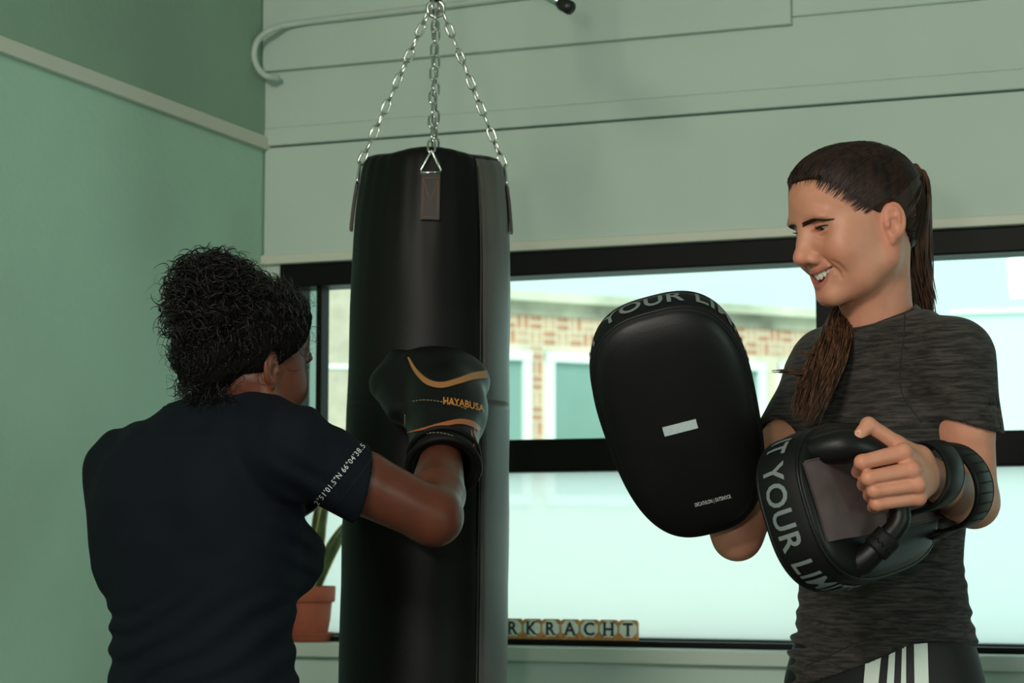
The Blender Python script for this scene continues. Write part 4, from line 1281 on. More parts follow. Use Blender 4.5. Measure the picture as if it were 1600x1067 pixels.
        for i, (pw, pn) in enumerate(path):
            tg = path[min(i + 1, na - 1)] - path[max(i - 1, 0)]; nn = np.array([-tg[1], tg[0]]); nn /= np.linalg.norm(nn) + 1e-9
            if np.dot(nn, [pw - cw, pn - cn * 0.3]) < 0: nn = -nn
            us = uu + skew * (i / na - 0.5) * 2
            for (du, th_) in ((-wd / 2, 0.0), (-wd / 2, 0.004), (-wd / 2 + 0.004, 0.006), (wd / 2 - 0.004, 0.006), (wd / 2, 0.004), (wd / 2, 0.0)):
                V.append((us + du, pw + nn[0] * th_, pn + nn[1] * th_))
        for i in range(na - 1):
            for k in range(6):
                l = (k + 1) % 6; F.append((i * 6 + k, i * 6 + l, i * 6 + 6 + l, i * 6 + 6 + k))
        st = mesh_obj('strap', me_from(fr.to(np.array(V)), F), M['pad_vinyl'], pad)
        for e in (1, 4):
            tube_obj('strap_edge', fr.to(np.array([V[i * 6 + e] for i in range(na)])), 0.0014, M['pad_band'], st, 6)
        if nm == 1:                                  # loose hook-and-loop end with its loop
            q = np.array([(uu - wd / 2 + 0.006, cw + rad * 1.10, -0.006), (uu - 0.010, cw + rad * 1.22, 0.004), (uu + wd * 0.9, cw + rad * 1.2, 0.002)])
            tube_obj('strap_tongue', fr.to(catmull(q, 5)), 0.0065, M['pad_vinyl'], pad, 8)
            ln = fr.to(np.array([(uu + a_ * wd * 0.35, cw + rad * 1.16, b_ * 0.014 - 0.004) for a_, b_ in ((-1, -1), (1, -1), (1, 1), (-1, 1))]))
            tube_obj('strap_loop', ln, 0.0022, M['pad_band'], pad, 6, closed=True)
            # ribbed outside of the strap
            for g in range(9):
                i = 8 + g * 2
                tube_obj('strap_rib', fr.to(np.array([V[i * 6 + 2], V[i * 6 + 3]])), 0.0012, M['pad_band'], st, 5)
    # lettering round the text end, tops towards the back
    V, F = text_mesh('IT YOUR LIMITS', 0.0385, extrude=0.0, spacing=1.08, sub=2, bold=0.0007)
    off = -V[:, 0].max() * 0.40
    Vp = np.array([band_point(off + x, 0.24 + (y / 0.0275) * 0.50, 0.0012) for x, y, z in V])
    for Vi, Fi in islands(fr.to(Vp), F):
        mesh_obj('letter', me_from(Vi, Fi), M['pad_letter'], band, smooth=False)
    # patch and small print on the strike panel
    lift = PT + 0.0133
    box_obj('patch', (fr.o, fr.u, fr.w, fr.n), (-0.0015, 0.0115, -0.026, 0.0195, lift - 0.001, lift + 0.0004), M['pad_patch'], pad)
    V, F = text_mesh('DECATHLON | OUTSHOCK', 0.0078, spacing=1.05, bold=0.0001)
    V[:, 0] *= 0.050 / V[:, 0].max()
    Vp = np.stack([-0.112 + V[:, 1], -0.012 + V[:, 0], np.full(len(V), PT + 0.0103)], 1)
    o = mesh_obj('small_print', me_from(fr.to(Vp), F), M['pad_small'], pad, smooth=False); o['kind'] = 'stuff'
    return pad
# ================================================================== woman in the grey shirt
A_ = math.radians(22)
def head_frame(O, fwd0, pitch, roll=0.0):
    fwd0 = unit(fwd0); up0 = Z; left = np.cross(up0, fwd0)
    f = fwd0 * math.cos(pitch) - up0 * math.sin(pitch); u = up0 * math.cos(pitch) + fwd0 * math.sin(pitch)
    l2 = left * math.cos(roll) + u * math.sin(roll); u2 = u * math.cos(roll) - left * math.sin(roll)
    R = np.stack([f, l2, u2], 1)
    O = np.asarray(O, float)
    return (lambda V: O + np.asarray(V) @ R.T), (lambda Pw: (np.asarray(Pw) - O) @ R), R
HO = P(1348, 348, 3.0)
HT, HI, HR = head_frame(HO, (-math.cos(A_), -math.sin(A_), 0), math.radians(18))
neck_b = P(1374, 512, 3.045)
TR_C = P(1378, 1000, 3.06)
pr = empty('person', (TR_C[0], TR_C[1], 0.0), 'smiling woman with a brown ponytail in a grey shirt holding two kick pads', 'person')

# ---- body: head, neck, torso, arms and hands
Vh, Qh, at_h = build_head(True, [HI(P(1366, 455, 3.03)), HI(P(1376, 540, 3.05))])
a_t = math.radians(42)
tf = np.array([-math.cos(a_t), -math.sin(a_t), 0]); tl = np.array([math.sin(a_t), -math.cos(a_t), 0])
SH_L = P(1490, 562, 2.93); SH_R = P(1296, 572, 3.16)
EL_L = P(1521, 785, 2.955); EL_R0 = P(1152, 836, 2.965)
WR_L = P(1454, 744, 2.752)
def zof(py, Y=3.05): return float(P(1380, py, Y)[2])
def torso_loft(v, extra=0.0, z_lo=None):
    ys = [1120, 1060, 1000, 940, 880, 800, 720, 660, 600, 560, 530, 505]
    zs = [zof(y) for y in ys]
    cxp = [1384, 1382, 1380, 1377, 1375, 1376, 1379, 1382, 1386, 1388, 1388, 1386]
    rl = [0.160, 0.150, 0.137, 0.127, 0.123, 0.128, 0.138, 0.145, 0.150, 0.148, 0.125, 0.075]
    rf = [0.105, 0.104, 0.096, 0.089, 0.085, 0.088, 0.096, 0.098, 0.092, 0.082, 0.068, 0.050]
    o = np.array([TR_C[0], TR_C[1], 0])
    cl, cf = [], []
    for y, x in zip(ys, cxp):
        d = P(x, y, 3.06) - TR_C
        # shift sideways on screen only: solve along tl / tf with fixed depth
        cl.append(float(d[0] * tl[0])); cf.append(float(d[0] * tf[0]))
    v.loft((o, tl, tf), zs, cl, cf, [r + extra for r in rl], [r + extra for r in rf], 2.2, k=0.0, z0=zs[0], z1=zs[-1])
def arms(v, k=0.02):
    v.chain([SH_L, (SH_L + EL_L) / 2 + tl * 0.004, EL_L], [0.044, 0.0395, 0.0335], k=k, kin=0.006)
    mid = EL_L * 0.7 + WR_L * 0.3
    v.chain([EL_L, mid, EL_L * 0.25 + WR_L * 0.75, WR_L], [0.0335, 0.0355, 0.0275, 0.0235], k=0.015, kin=0.006)
    v.chain([SH_R, (SH_R + EL_R) / 2, EL_R], [0.044, 0.039, 0.033], k=k, kin=0.006)
    mid = EL_R * 0.7 + WR_R * 0.3
    v.chain([EL_R, mid, EL_R * 0.25 + WR_R * 0.75, WR_R], [0.033, 0.0345, 0.027, 0.0235], k=0.015, kin=0.006)
# left hand: joints in world space, as it closes round the handle
HAND = dict(
    wr=WR_L, 
    I=[P(1411, 707, 2.664), P(1347, 722, 2.648), P(1341, 737, 2.682), P(1362, 741, 2.708)],
    M=[P(1424, 735, 2.660), P(1357, 747, 2.646), P(1350, 757, 2.682), P(1370, 760, 2.710)],
    R=[P(1432, 757, 2.664), P(1366, 767, 2.650), P(1359, 774, 2.684), P(1377, 777, 2.710)],
    K=[P(1434, 777, 2.674), P(1370, 787, 2.658), P(1365, 792, 2.688), P(1382, 794, 2.710)],
    T=[P(1436, 716, 2.722), P(1402, 696, 2.686), P(1357, 664, 2.672), P(1341, 682, 2.662)])
RADS = dict(I=[0.0112, 0.0094, 0.0080, 0.0070], M=[0.0114, 0.0094, 0.0082, 0.0072], R=[0.0108, 0.0090, 0.0078, 0.0068], K=[0.0100, 0.0086, 0.0072, 0.0062], T=[0.0150, 0.0120, 0.0098, 0.0078])
def hand_sdf(H, fore_from):
    pts = np.vstack([np.array(H[q]) for q in 'IMRKT'] + [np.array([H['wr'], fore_from])])
    v = Vol(pts.min(0) - 0.03, pts.max(0) + 0.03, 0.0014)
    wr = np.asarray(H['wr'])
    v.cone(fore_from, wr, 0.027, 0.0235)
    for q in 'IMRK':
        mc = np.asarray(H[q][0]); base = wr * 0.88 + mc * 0.12
        v.cone(base, mc, 0.0165, RADS[q][0] * 1.02, k=0.012)
    v.cone(wr * 0.8 + np.asarray(H['T'][0]) * 0.2, H['T'][0], 0.016, RADS['T'][0], k=0.012)
    v.cone(H['T'][0], H['T'][1], RADS['T'][0], RADS['T'][1], k=0.010)
    pc_ = (np.asarray(H['M'][0]) + np.asarray(H['R'][0])) / 2 * 0.55 + wr * 0.45
    for q in 'IMRK':
        F_ = v.like()          # each finger on its own, then merged with a tight crease
        F_.chain(H[q], RADS[q], kin=0.004)
        kk = 0.0035
        hh = np.maximum(kk - np.abs(v.F - F_.F), 0) / kk
        v.F = np.minimum(v.F, F_.F) - hh * hh * kk * 0.25
    v.chain(H['T'][1:], RADS['T'][1:], k=0.005, kin=0.004)
    fn = np.mean([np.asarray(H[q][0]) for q in 'IMRK'], 0)
    for q in 'IMRK':                                          # knuckle caps
        mc = np.asarray(H[q][0]); out = unit(mc - (np.asarray(H[q][1]) + wr) / 2)
        v.ell(mc + out * 0.0045, (0.0075, 0.0075, 0.0075), k=0.006)
    for a, b in (('I', 'M'), ('M', 'R'), ('R', 'K')):         # creases between the fingers up to the knuckles
        m0 = (np.asarray(H[a][0]) + np.asarray(H[b][0])) / 2; m1 = (np.asarray(H[a][1]) + np.asarray(H[b][1])) / 2
        out = unit(np.cross(m1 - m0, np.asarray(H[b][0]) - np.asarray(H[a][0])))
        if np.dot(out, CAM - m0) < 0 and H is HAND: out = -out
        v.groove([m0 + out * 0.010 + (m1 - m0) * 0.12, (m0 + m1) / 2 + out * 0.008, m1 + out * 0.007], 0.0024, 0.0030)
    return v.mesh()
def mirror_hand():
    H = {}
    def mp(p):
        L = PADR.inv(np.asarray(p)); return PADL.to(np.array([L[0], -L[1], L[2]]))
    for q in 'IMRKT': H[q] = [mp(p) for p in HAND[q]]
    H['wr'] = mp(HAND['wr'])
    return H
HAND2 = mirror_hand()
WR_R = HAND2['wr']
EL_R = EL_R0
hl = hand_sdf(HAND, WR_L * 0.82 + EL_L * 0.18)
hr = hand_sdf(HAND2, WR_R * 0.82 + EL_R * 0.18)
allp = np.array([SH_L, SH_R, EL_L, EL_R, WR_L, WR_R])
vb = Vol(np.minimum(allp.min(0), [TR_C[0] - 0.2, TR_C[1] - 0.2, zof(1100)]) - 0.06, np.maximum(allp.max(0), [TR_C[0] + 0.2, TR_C[1] + 0.2, zof(500)]) + 0.06, 0.004)
torso_loft(vb, -0.008); vb.plane((0, 0, zof(985)), (0, 0, -1))
vb.cone(P(1376, 540, 3.05), SH_L, 0.045, 0.042, k=0.03); vb.cone(P(1376, 540, 3.05), SH_R, 0.045, 0.042, k=0.03)
vb.cone(P(1376, 540, 3.05), P(1368, 470, 3.033), 0.046, 0.040, k=0.02)
arms(vb)
Vb, Qb = vb.mesh()
parts_ = [(HT(Vh), Qh), hl, hr, (Vb, Qb)]
nrest = sum(len(p[0]) for p in parts_[1:])
blush = np.zeros(nrest); 
# knuckles are a little redder
off_ = len(hl[0])
kn = np.zeros(len(hl[0]))
for q in 'IMRK':
    for p in HAND[q][:2]:
        kn = np.maximum(kn, np.exp(-(np.linalg.norm(hl[0] - np.asarray(p)[None, :] , axis=1) / 0.014) ** 4))
blush[:off_] = kn * 0.55
body_r = sdf_obj('body', parts_, M['skin_light'], pr, dict(lip=np.concatenate([at_h['lip'], np.zeros(nrest)]), blush=np.concatenate([at_h['blush'], blush])))
body_r['label'] = 'light skin of face, neck and forearms'
# ---- face details
eyes_and_lashes(body_r, HT, look=(0.93, -0.05, -0.36))
bvh_h = bvh_of(Vh, Qh)
for sg in (-1, 1):
    a, b = brow_paths(bvh_h, sg, 240, 5 + sg)
    V, Q = tubes_mesh([HT(p) for p in a], b); mesh_obj('eyebrow', me_fast(V, Q), M['hair_brown'], body_r)
ps, rs = [], []
for sg in (-1, 1):
    r_ = np.random.default_rng(4)
    line = []
    for t in np.linspace(-1, 1, 26):
        y = 0.0290 + 0.0150 * t; zc = 0.0098 + 0.0010 * t
        zu_ = zc + 0.0036 * max(1 - t * t, 0) ** 0.6
        dy = (y - 0.0290); xx = 0.0745 + math.sqrt(max(0.0143 ** 2 - dy * dy - (zu_ - 0.0105) ** 2, 1e-8))
        line.append((xx, y * sg, zu_))
        if abs(t) < 0.96:
            L_ = 0.0055 + 0.002 * t
            ps.append(HT(np.array([(xx, y * sg, zu_), (xx + L_ * 0.55, (y + 0.0018 * t) * sg, zu_ - 0.0006), (xx + L_, (y + 0.004 * t) * sg, zu_ + 0.0018)]))); rs.append(np.array([0.0003, 0.00025, 0.0001]))
    ps.append(HT(np.array(line))); rs.append(np.full(len(line), 0.00075))
V, Q = tubes_mesh(ps, rs); mesh_obj('eyelashes', me_fast(V, Q), M['hair_black'], body_r)
# teeth along the upper arch
for i in range(-5, 5):
    w_ = [0.0083, 0.0066, 0.0070, 0.0060, 0.0056][i if i >= 0 else -i - 1]
    ypos = sum([0.0083, 0.0066, 0.0070, 0.0060, 0.0056][:(i if i >= 0 else -i - 1)]) + w_ / 2
    if i < 0: ypos = -ypos
    xx = 0.0945 - 0.0235 * (ypos / 0.031) ** 2 * 0.92
    yaw_ = math.atan2(2 * 0.0235 * 0.92 * ypos / 0.031 ** 2, 1)
    zt_ = -0.0490 + 0.0045 * (abs(ypos) / 0.03) ** 1.6; hgt = [0.0112, 0.0100, 0.0104, 0.0086, 0.0072][i if i >= 0 else -i - 1]
    vt = Vol((-0.006, -0.007, -0.014), (0.006, 0.007, 0.006), 0.0007)
    vt.ell((0, 0, -hgt / 2 + 0.002), (0.0032, w_ * 0.58, hgt * 0.70))
    Vt, Qt = vt.mesh()
    Rt = rotm(yaw=yaw_)
    Vt[:, 2] = np.maximum(Vt[:, 2], -hgt)
    Vt = Vt @ Rt.T + np.array([xx, ypos, zt_])
    mesh_obj('tooth', me_fast(HT(Vt), Qt), M['teeth'], body_r)

# ---- hair: cap following the skull, strands combed back, ponytail brought over the far shoulder
TIE = np.array([-0.092, 0.0, 0.034])
def hairline(z, y=None):
    return np.interp(z, [-0.075, -0.045, -0.024, -0.012, -0.008, 0.004, 0.018, 0.030, 0.042, 0.056, 0.070, 0.080, 0.090], [-0.060, -0.045, -0.034, -0.024, 0.008, 0.021, 0.030, 0.038, 0.049, 0.058, 0.068, 0.081, 0.11])
vc = Vol((-0.125, -0.10, -0.09), (0.12, 0.10, 0.15), 0.002)
CAP_OFF = 0.0065
def cap(X, Y, Zz):
    c = (-0.006, 0, 0.039); r = (0.088, 0.0725, 0.0690)
    x, y, z = X - c[0], Y, Zz - c[2]
    k0 = np.sqrt((x / r[0]) ** 2 + (y / r[1]) ** 2 + (z / r[2]) ** 2); k1 = np.sqrt((x / r[0] ** 2) ** 2 + (y / r[1] ** 2) ** 2 + (z / r[2] ** 2) ** 2)
    d1 = k0 * (k0 - 1) / (k1 + 1e-9)
    x = X - 0.040; z = Zz - 0.048; r = (0.052, 0.063, 0.052)
    k0 = np.sqrt((x / r[0]) ** 2 + (y / r[1]) ** 2 + (z / r[2]) ** 2); k1 = np.sqrt((x / r[0] ** 2) ** 2 + (y / r[1] ** 2) ** 2 + (z / r[2] ** 2) ** 2)
    d2 = k0 * (k0 - 1) / (k1 + 1e-9)
    hh = np.maximum(0.04 - np.abs(d1 - d2), 0) / 0.04
    d = np.minimum(d1, d2) - hh * hh * 0.04 * 0.25
    # back of the head down to the nape
    x = X + 0.030; z = Zz + 0.005; r = (0.052, 0.052, 0.060)
    k0 = np.sqrt((x / r[0]) ** 2 + (y / r[1]) ** 2 + (z / r[2]) ** 2); k1 = np.sqrt((x / r[0] ** 2) ** 2 + (y / r[1] ** 2) ** 2 + (z / r[2] ** 2) ** 2)
    d3 = k0 * (k0 - 1) / (k1 + 1e-9)
    hh = np.maximum(0.03 - np.abs(d - d3), 0) / 0.03
    d = np.minimum(d, d3) - hh * hh * 0.03 * 0.25
    xh = hairline(Zz[0, 0, :])[None, None, :] + 0.0016 * np.sin(Zz * 420 + Y * 300) * np.sin(Zz * 170 - Y * 210 + 1)
    s_ = np.clip((xh - X) / 0.050, -0.4, 1)
    off = np.where(s_ > 0, CAP_OFF * np.maximum(s_ * (2 - s_), 0) ** 0.8 + 0.0006, 0.045 * s_)
    off = off * np.where(X < -0.05, 0.75, 1.0)
    return (d - off).astype(np.float32)
vc.op(cap, vc.lo, vc.lo + (vc.n - 1) * vc.h, 0, 'add')
# keep the ears free
vc.ell((-0.002, 0.080, -0.010), (0.022, 0.016, 0.032), k=0.004, mode='sub', both=True)
Vc, Qc = vc.mesh()
hair_r = mesh_obj('hair', me_fast(HT(Vc), Qc), M['hair_brown'], pr)
bvh_c = bvh_of(Vc, Qc)
def hits_ear(path):
    q = np.array(path); return bool(np.any((q[:, 0] > -0.028) & (q[:, 0] < 0.020) & (q[:, 2] > -0.045) & (q[:, 2] < 0.021) & (np.abs(q[:, 1]) > 0.060)))
def on_cap(p, lift):
    c = np.array([-0.01, 0, 0.03]); d = unit(np.asarray(p) - c)
    loc, nor, _, _ = bvh_c.ray_cast(Vector(c + d * 0.16), Vector(-d))
    if loc is None: return np.asarray(p)
    return np.array(loc) + d * lift
ps, rs = [], []
r_ = np.random.default_rng(11)
for i in range(900):
    z = r_.uniform(-0.05, 0.094); sg = 1 if r_.random() < 0.62 else -1
    x = float(hairline(z)) - 0.002 - r_.uniform(0, 0.012) - (0.05 * r_.random() if r_.random() < 0.45 else 0)
    yy = math.sqrt(max(0.0, 1 - ((z - 0.040) / 0.080) ** 2 - ((x + 0.006) / 0.098) ** 2)) * 0.075 * sg
    if z > 0.078: yy *= r_.uniform(-1, 1)
    st = np.array([x, yy, z])
    n = 12
    path = []
    for t in np.linspace(0, 1, n):
        q = st * (1 - t) + TIE * t
        q = q + np.array([0, 0, 0.010 * math.sin(t * math.pi)])
        path.append(on_cap(q, 0.0004 + 0.0006 * r_.random() - 0.0006 * (t < 0.05)))
    if hits_ear(path): continue
    ps.append(HT(np.array(path))); rs.append(np.concatenate([[0.0002], np.full(n - 2, r_.uniform(0.0004, 0.0009)), [0.0004]]))
for i in range(1500):                                      # fine hairs that soften the hairline
    z = r_.uniform(-0.03, 0.084); sg = 1 if r_.random() < 0.6 else -1
    x = float(hairline(z)) + r_.uniform(-0.004, 0.013) * (1.0 if z > 0.02 else 0.5)
    if z < -0.006 and x > -0.034: continue
    yy = math.sqrt(max(0.0, 1 - ((z - 0.040) / 0.080) ** 2 - ((x + 0.006) / 0.096) ** 2)) * 0.074 * sg
    st = np.array([x, yy, z]); path = []
    for t in np.linspace(0, 0.45, 7):
        q = st * (1 - t) + TIE * t + np.array([0, 0, 0.008 * math.sin(t * math.pi)])
        c_ = np.array([-0.01, 0, 0.03]); d_ = unit(q - c_)
        l1 = bvh_h.ray_cast(Vector(c_ + d_ * 0.2), Vector(-d_))[0]; l2 = bvh_c.ray_cast(Vector(c_ + d_ * 0.2), Vector(-d_))[0]
        rr = max((np.linalg.norm(np.array(l_) - c_) for l_ in (l1, l2) if l_ is not None), default=0.1)
        path.append(c_ + d_ * (rr + 0.0003))
    if hits_ear(path):
        k_ = 0
        while k_ < len(path) and not hits_ear(path[:k_ + 1]): k_ += 1
        if k_ < 3: continue
        path = path[:k_]
    ps.append(HT(np.array(path))); rs.append(np.interp(np.linspace(0, 1, len(path)), np.linspace(0, 1, 7), [0.00008, 0.00025, 0.0004, 0.0005, 0.0005, 0.0005, 0.0002]) * r_.uniform(0.7, 1.3))
for i in range(70):                                       # flyaway hairs along the crown and forehead
    z = r_.uniform(0.055, 0.09); x = float(hairline(z)) - 0.003; sg = r_.choice([-1, 1])
    yy = 0.06 * r_.random() * sg
    st = on_cap(np.array([x, yy, z]), 0.0)
    path = [st + np.array([-0.06 * t, 0.01 * sg * t, 0.035 * t - 0.02 * t * t]) + np.array([0.004, 0, 0.012]) * math.sin(t * 3.1) * r_.uniform(0.3, 1.0) for t in np.linspace(0, 1, 9)]
    ps.append(HT(np.array(path))); rs.append(np.full(9, 0.00018))
V, Q = tubes_mesh(ps, rs)
mesh_obj('combed_strands', me_fast(V, Q), M['hair_brown'], hair_r)
tie_w = HT(TIE)
ring_ax = HR @ unit((-0.8, 0, 0.5))
s1 = unit(np.cross(ring_ax, [0, 1, 0.2])); s2 = np.cross(ring_ax, s1)
tube_obj('hair_tie', [tie_w + ring_ax * 0.004 + (s1 * math.cos(a) + s2 * math.sin(a)) * 0.0155 for a in np.linspace(0, 2 * math.pi, 24, endpoint=False)], 0.0055, M['hair_black'], hair_r, 8, closed=True)
def bundle(guide, rad, count, seed, n=26, thin=(0.0007, 0.0012), wave=0.004, fan=0.0):
    g = catmull(guide, 10); r_ = np.random.default_rng(seed)
    L = np.concatenate([[0], np.cumsum(np.linalg.norm(np.diff(g, axis=0), axis=1))]); L /= L[-1]
    ps, rs = [], []
    tt = np.linspace(0, 1, n)
    G = np.stack([np.interp(tt, L, g[:, i]) for i in range(3)], 1)
    T = np.gradient(G, axis=0); T /= np.linalg.norm(T, axis=1)[:, None]
    N = np.cross(T, [0.2, 1, 0.1]); N /= np.linalg.norm(N, axis=1)[:, None]; B = np.cross(T, N)
    R_ = np.interp(tt, np.linspace(0, 1, len(rad)), rad)
    for i in range(count):
        a = r_.uniform(0, 6.283); q = math.sqrt(r_.random())
        tend = 1.0 - abs(r_.normal()) * 0.10
        ph = r_.uniform(0, 6.28); fr_ = r_.uniform(4, 9)
        m = max(6, int(n * tend))
        t = tt[:m]
        da = a + 0.5 * np.sin(t * 3 + ph)
        off = (N[:m] * np.cos(da)[:, None] + B[:m] * np.sin(da)[:, None] * 0.75) * (R_[:m] * q)[:, None]
        off += N[:m] * (wave * np.sin(t * fr_ + ph) * t)[:, None] + B[:m] * (wave * np.cos(t * fr_ * 1.1 + ph) * t)[:, None]
        off += (N[:m] * r_.normal() + B[:m] * r_.normal()) [:] * (fan * t ** 3)[:, None]
        ps.append(G[:m] + off)
        w_ = r_.uniform(*thin)
        rs.append(w_ * np.interp(np.linspace(0, 1, m), [0, 0.1, 0.75, 1], [0.8, 1, 1, 0.15]))
    return ps, rs
pA = [tie_w, tie_w + ring_ax * 0.022 + np.array([0, 0, 0.004]), P(1436, 305, 3.07), P(1430, 370, 3.085), P(1430, 430, 3.10), P(1440, 505, 3.12), P(1440, 560, 3.14)]
ps, rs = bundle(pA, [0.006, 0.016, 0.019, 0.023, 0.023, 0.020, 0.012], 460, 21, wave=0.004)
a, b = bundle([P(1452, 330, 3.08), P(1452, 400, 3.085), P(1455, 440, 3.09), P(1463, 482, 3.09)], [0.004, 0.006, 0.005, 0.002], 26, 22, wave=0.003); ps += a; rs += b
V, Q = tubes_mesh(ps, rs, 4); mesh_obj('ponytail', me_fast(V, Q), M['hair_tail'], hair_r)
pB = [P(1345, 470, 3.11), P(1318, 492, 3.06), P(1306, 530, 3.00), P(1288, 575, 2.965), P(1268, 620, 2.945), P(1250, 668, 2.93)]
ps, rs = bundle(pB, [0.012, 0.017, 0.022, 0.024, 0.022, 0.012], 460, 23, wave=0.006, fan=0.004)
for gd in ([P(1290, 545, 2.98), P(1262, 552, 2.96), P(1240, 546, 2.955)], [P(1285, 565, 2.96), P(1255, 582, 2.95), P(1225, 580, 2.945), P(1198, 582, 2.94)],
           [P(1280, 560, 2.965), P(1250, 585, 2.955), P(1238, 580, 2.95)], [P(1280, 590, 2.95), P(1252, 605, 2.945), P(1238, 640, 2.94)]):
    a, b = bundle(gd, [0.005, 0.003, 0.0006], 24, int(gd[0][0] * 1000) % 97, n=14, thin=(0.0004, 0.0007), wave=0.002); ps += a; rs += b
V, Q = tubes_mesh(ps, rs, 4); mesh_obj('hair_over_shoulder', me_fast(V, Q), M['hair_tail'], hair_r)

# ---- shirt
HEM_L = P(1514, 664, 2.935); HEM_R = SH_R + (EL_R - SH_R) * 0.46
lo = np.minimum(np.minimum(SH_R, HEM_R), [TR_C[0] - 0.2, TR_C[1] - 0.2, zof(1080)]) - 0.08
hi = np.maximum(np.maximum(SH_L, HEM_L), [TR_C[0] + 0.2, TR_C[1] + 0.2, zof(470)]) + 0.08
vs_ = Vol(lo, hi, 0.003)
torso_loft(vs_, 0.004)
for sg in (-1, 1):                                          # chest
    c = np.array([TR_C[0], TR_C[1], 0]) + tl * (0.064 * sg + 0.0) + tf * 0.062 + np.array([0.012, 0, zof(690)])
    vs_.ell(c, (0.056, 0.056, 0.058), k=0.03)
nb = P(1378, 528, 3.05)
vs_.cone(nb, SH_L + Z * 0.004, 0.052, 0.050, k=0.03); vs_.cone(nb, SH_R + Z * 0.004, 0.052, 0.050, k=0.03)
vs_.cone(P(1376, 500, 3.06), nb, 0.052, 0.060, k=0.03)
def sleeve(v, S0, H0, up, ra, rb, nrm, rin):
    q = v.like()
    q.chain([S0, H0 + up * 0.06], [ra, rb])
    q.plane(H0, nrm)
    q.cone(H0 - up * 0.02, H0 + up * 0.08, rin, rin, mode='sub')
    k = 0.025
    hh = np.maximum(k - np.abs(v.F - q.F), 0) / k
    v.F = np.minimum(v.F, q.F) - hh * hh * k * 0.25
up_l = unit(EL_L - SH_L); up_r = unit(EL_R - SH_R)
hem_nl = unit(up_l + np.array([-0.40, 0, 0.0]))
sleeve(vs_, SH_L, HEM_L, up_l, 0.0535, 0.0475, hem_nl, 0.0425)
sleeve(vs_, SH_R, HEM_R, up_r, 0.052, 0.050, up_r, 0.043)
# folds
f1 = wnoise(3, 60); f2 = wnoise(8, 28)
zw = zof(960)
def folds(X, Y, Zz):
    low = np.exp(-((Zz - zof(985)) / 0.07) ** 2)
    slant = (X - TR_C[0]) * 0.25
    w1 = np.sin((Zz + slant) * 260 + 2.0 * f2(X, Y, Zz)) * f2(X * 0.7, Y * 0.7, Zz * 3)
    return (0.0075 * low * w1 + 0.0012 * f1(X, Y, Zz) + 0.0022 * f2(X, Y, Zz)).astype(np.float32)
vs_.disp(folds)
# cut sleeves, neck and hem
npl = unit(np.array([-0.30, -0.20, 1.0]))
vs_.plane(P(1374, 493, 3.05), npl, within=(P(1374, 493, 3.05) - [0.12, 0.12, 0.05], P(1374, 493, 3.05) + [0.12, 0.12, 0.12]))
vs_.op(lambda X, Y, Zz: (Zz - np.where((X - TR_C[0]) < 0.02, zof(1001) + 0.46 * np.minimum((X - TR_C[0]) - 0.02, 0), zof(1001) - 0.09 * ((X - TR_C[0]) - 0.02))).astype(np.float32), lo, hi, 0, 'sub')
Vs, Qs = vs_.mesh()
shirt = sdf_obj('shirt', (Vs, Qs), M['shirt_grey'], pr); shirt['label'] = 'dark grey melange short-sleeved shirt'
bvh_s = bvh_of(Vs, Qs)
# collar band and raglan seam
cp0 = P(1374, 496, 3.047)
e1 = unit(np.cross([0, 1, 0], npl)); e2 = np.cross(npl, e1)
tube_obj('collar', [cp0 + e1 * 0.0535 * math.cos(a) + e2 * 0.058 * math.sin(a) for a in np.linspace(0, 2 * math.pi, 48, endpoint=False)], 0.0048, M['shirt_grey'], shirt, 8, closed=True)
def surf_line(bvh, pix, r, m, parent, name, lift=0.0003, n=10):
    pts = []
    for (x, y) in catmull([(a, b, 0) for a, b in pix], n)[:, :2]:
        p, nn = cast(bvh, x, y)
        if p is not None: pts.append(p + nn * lift)
    if len(pts) > 2: return tube_obj(name, pts, r, m, parent, 6)
M['seam_dark'] = mat('dark_seam', (0.012, 0.011, 0.010), 0.8)
surf_line(bvh_s, [(1414, 486), (1412, 530), (1406, 580), (1412, 620), (1440, 660)], 0.0011, M['seam_dark'], shirt, 'sleeve_seam')
surf_line(bvh_s, [(1260, 1040), (1300, 1022), (1340, 1004), (1380, 996), (1430, 994), (1500, 998)], 0.0009, M['seam_dark'], shirt, 'hem_seam')

# ---- track trousers with white stripes, and shoes
def legs_mesh(C, fdir, ldir, zhip, rl0, rf0, spread, foot_fwd, hstep=0.008, rthigh=0.085, rank=0.055):
    zk = 0.47; za = 0.10
    L = [C * [1, 1, 0] + ldir * spread * s_ for s_ in (1, -1)]
    lo = C * [1, 1, 0] - 0.42; hi = C * [1, 1, 0] + 0.42; lo[2] = 0.03; hi[2] = zhip + 0.03
    v = Vol(lo, hi, hstep)
    v.loft((C * [1, 1, 0], ldir, fdir), [zhip - 0.25, zhip - 0.12, zhip - 0.06, zhip], [0] * 4, [0] * 4, [rl0 * 0.98, rl0 * 1.16, rl0 * 1.11, rl0 * 1.0], [rf0 * 0.9, rf0 * 1.2, rf0 * 1.15, rf0], 2.3)
    for i, s_ in enumerate((1, -1)):
        fo = fdir * foot_fwd * s_
        hipj = C * [1, 1, 0] + ldir * 0.085 * s_ + Z * (zhip - 0.20)
        knee = L[i] + fo * 0.6 + Z * zk + fdir * 0.03; ank = L[i] + fo + Z * za
        v.chain([hipj, knee, ank], [rthigh, 0.066, rank], k=0.05, kin=0.02)
    w_ = wnoise(5, 30)
    v.disp(lambda X, Y, Zz: (0.004 * w_(X, Y, Zz)).astype(np.float32))
    v.plane((0, 0, 0.06), (0, 0, -1))
    return v.mesh(), [L[0] + fdir * foot_fwd, L[1] - fdir * foot_fwd]
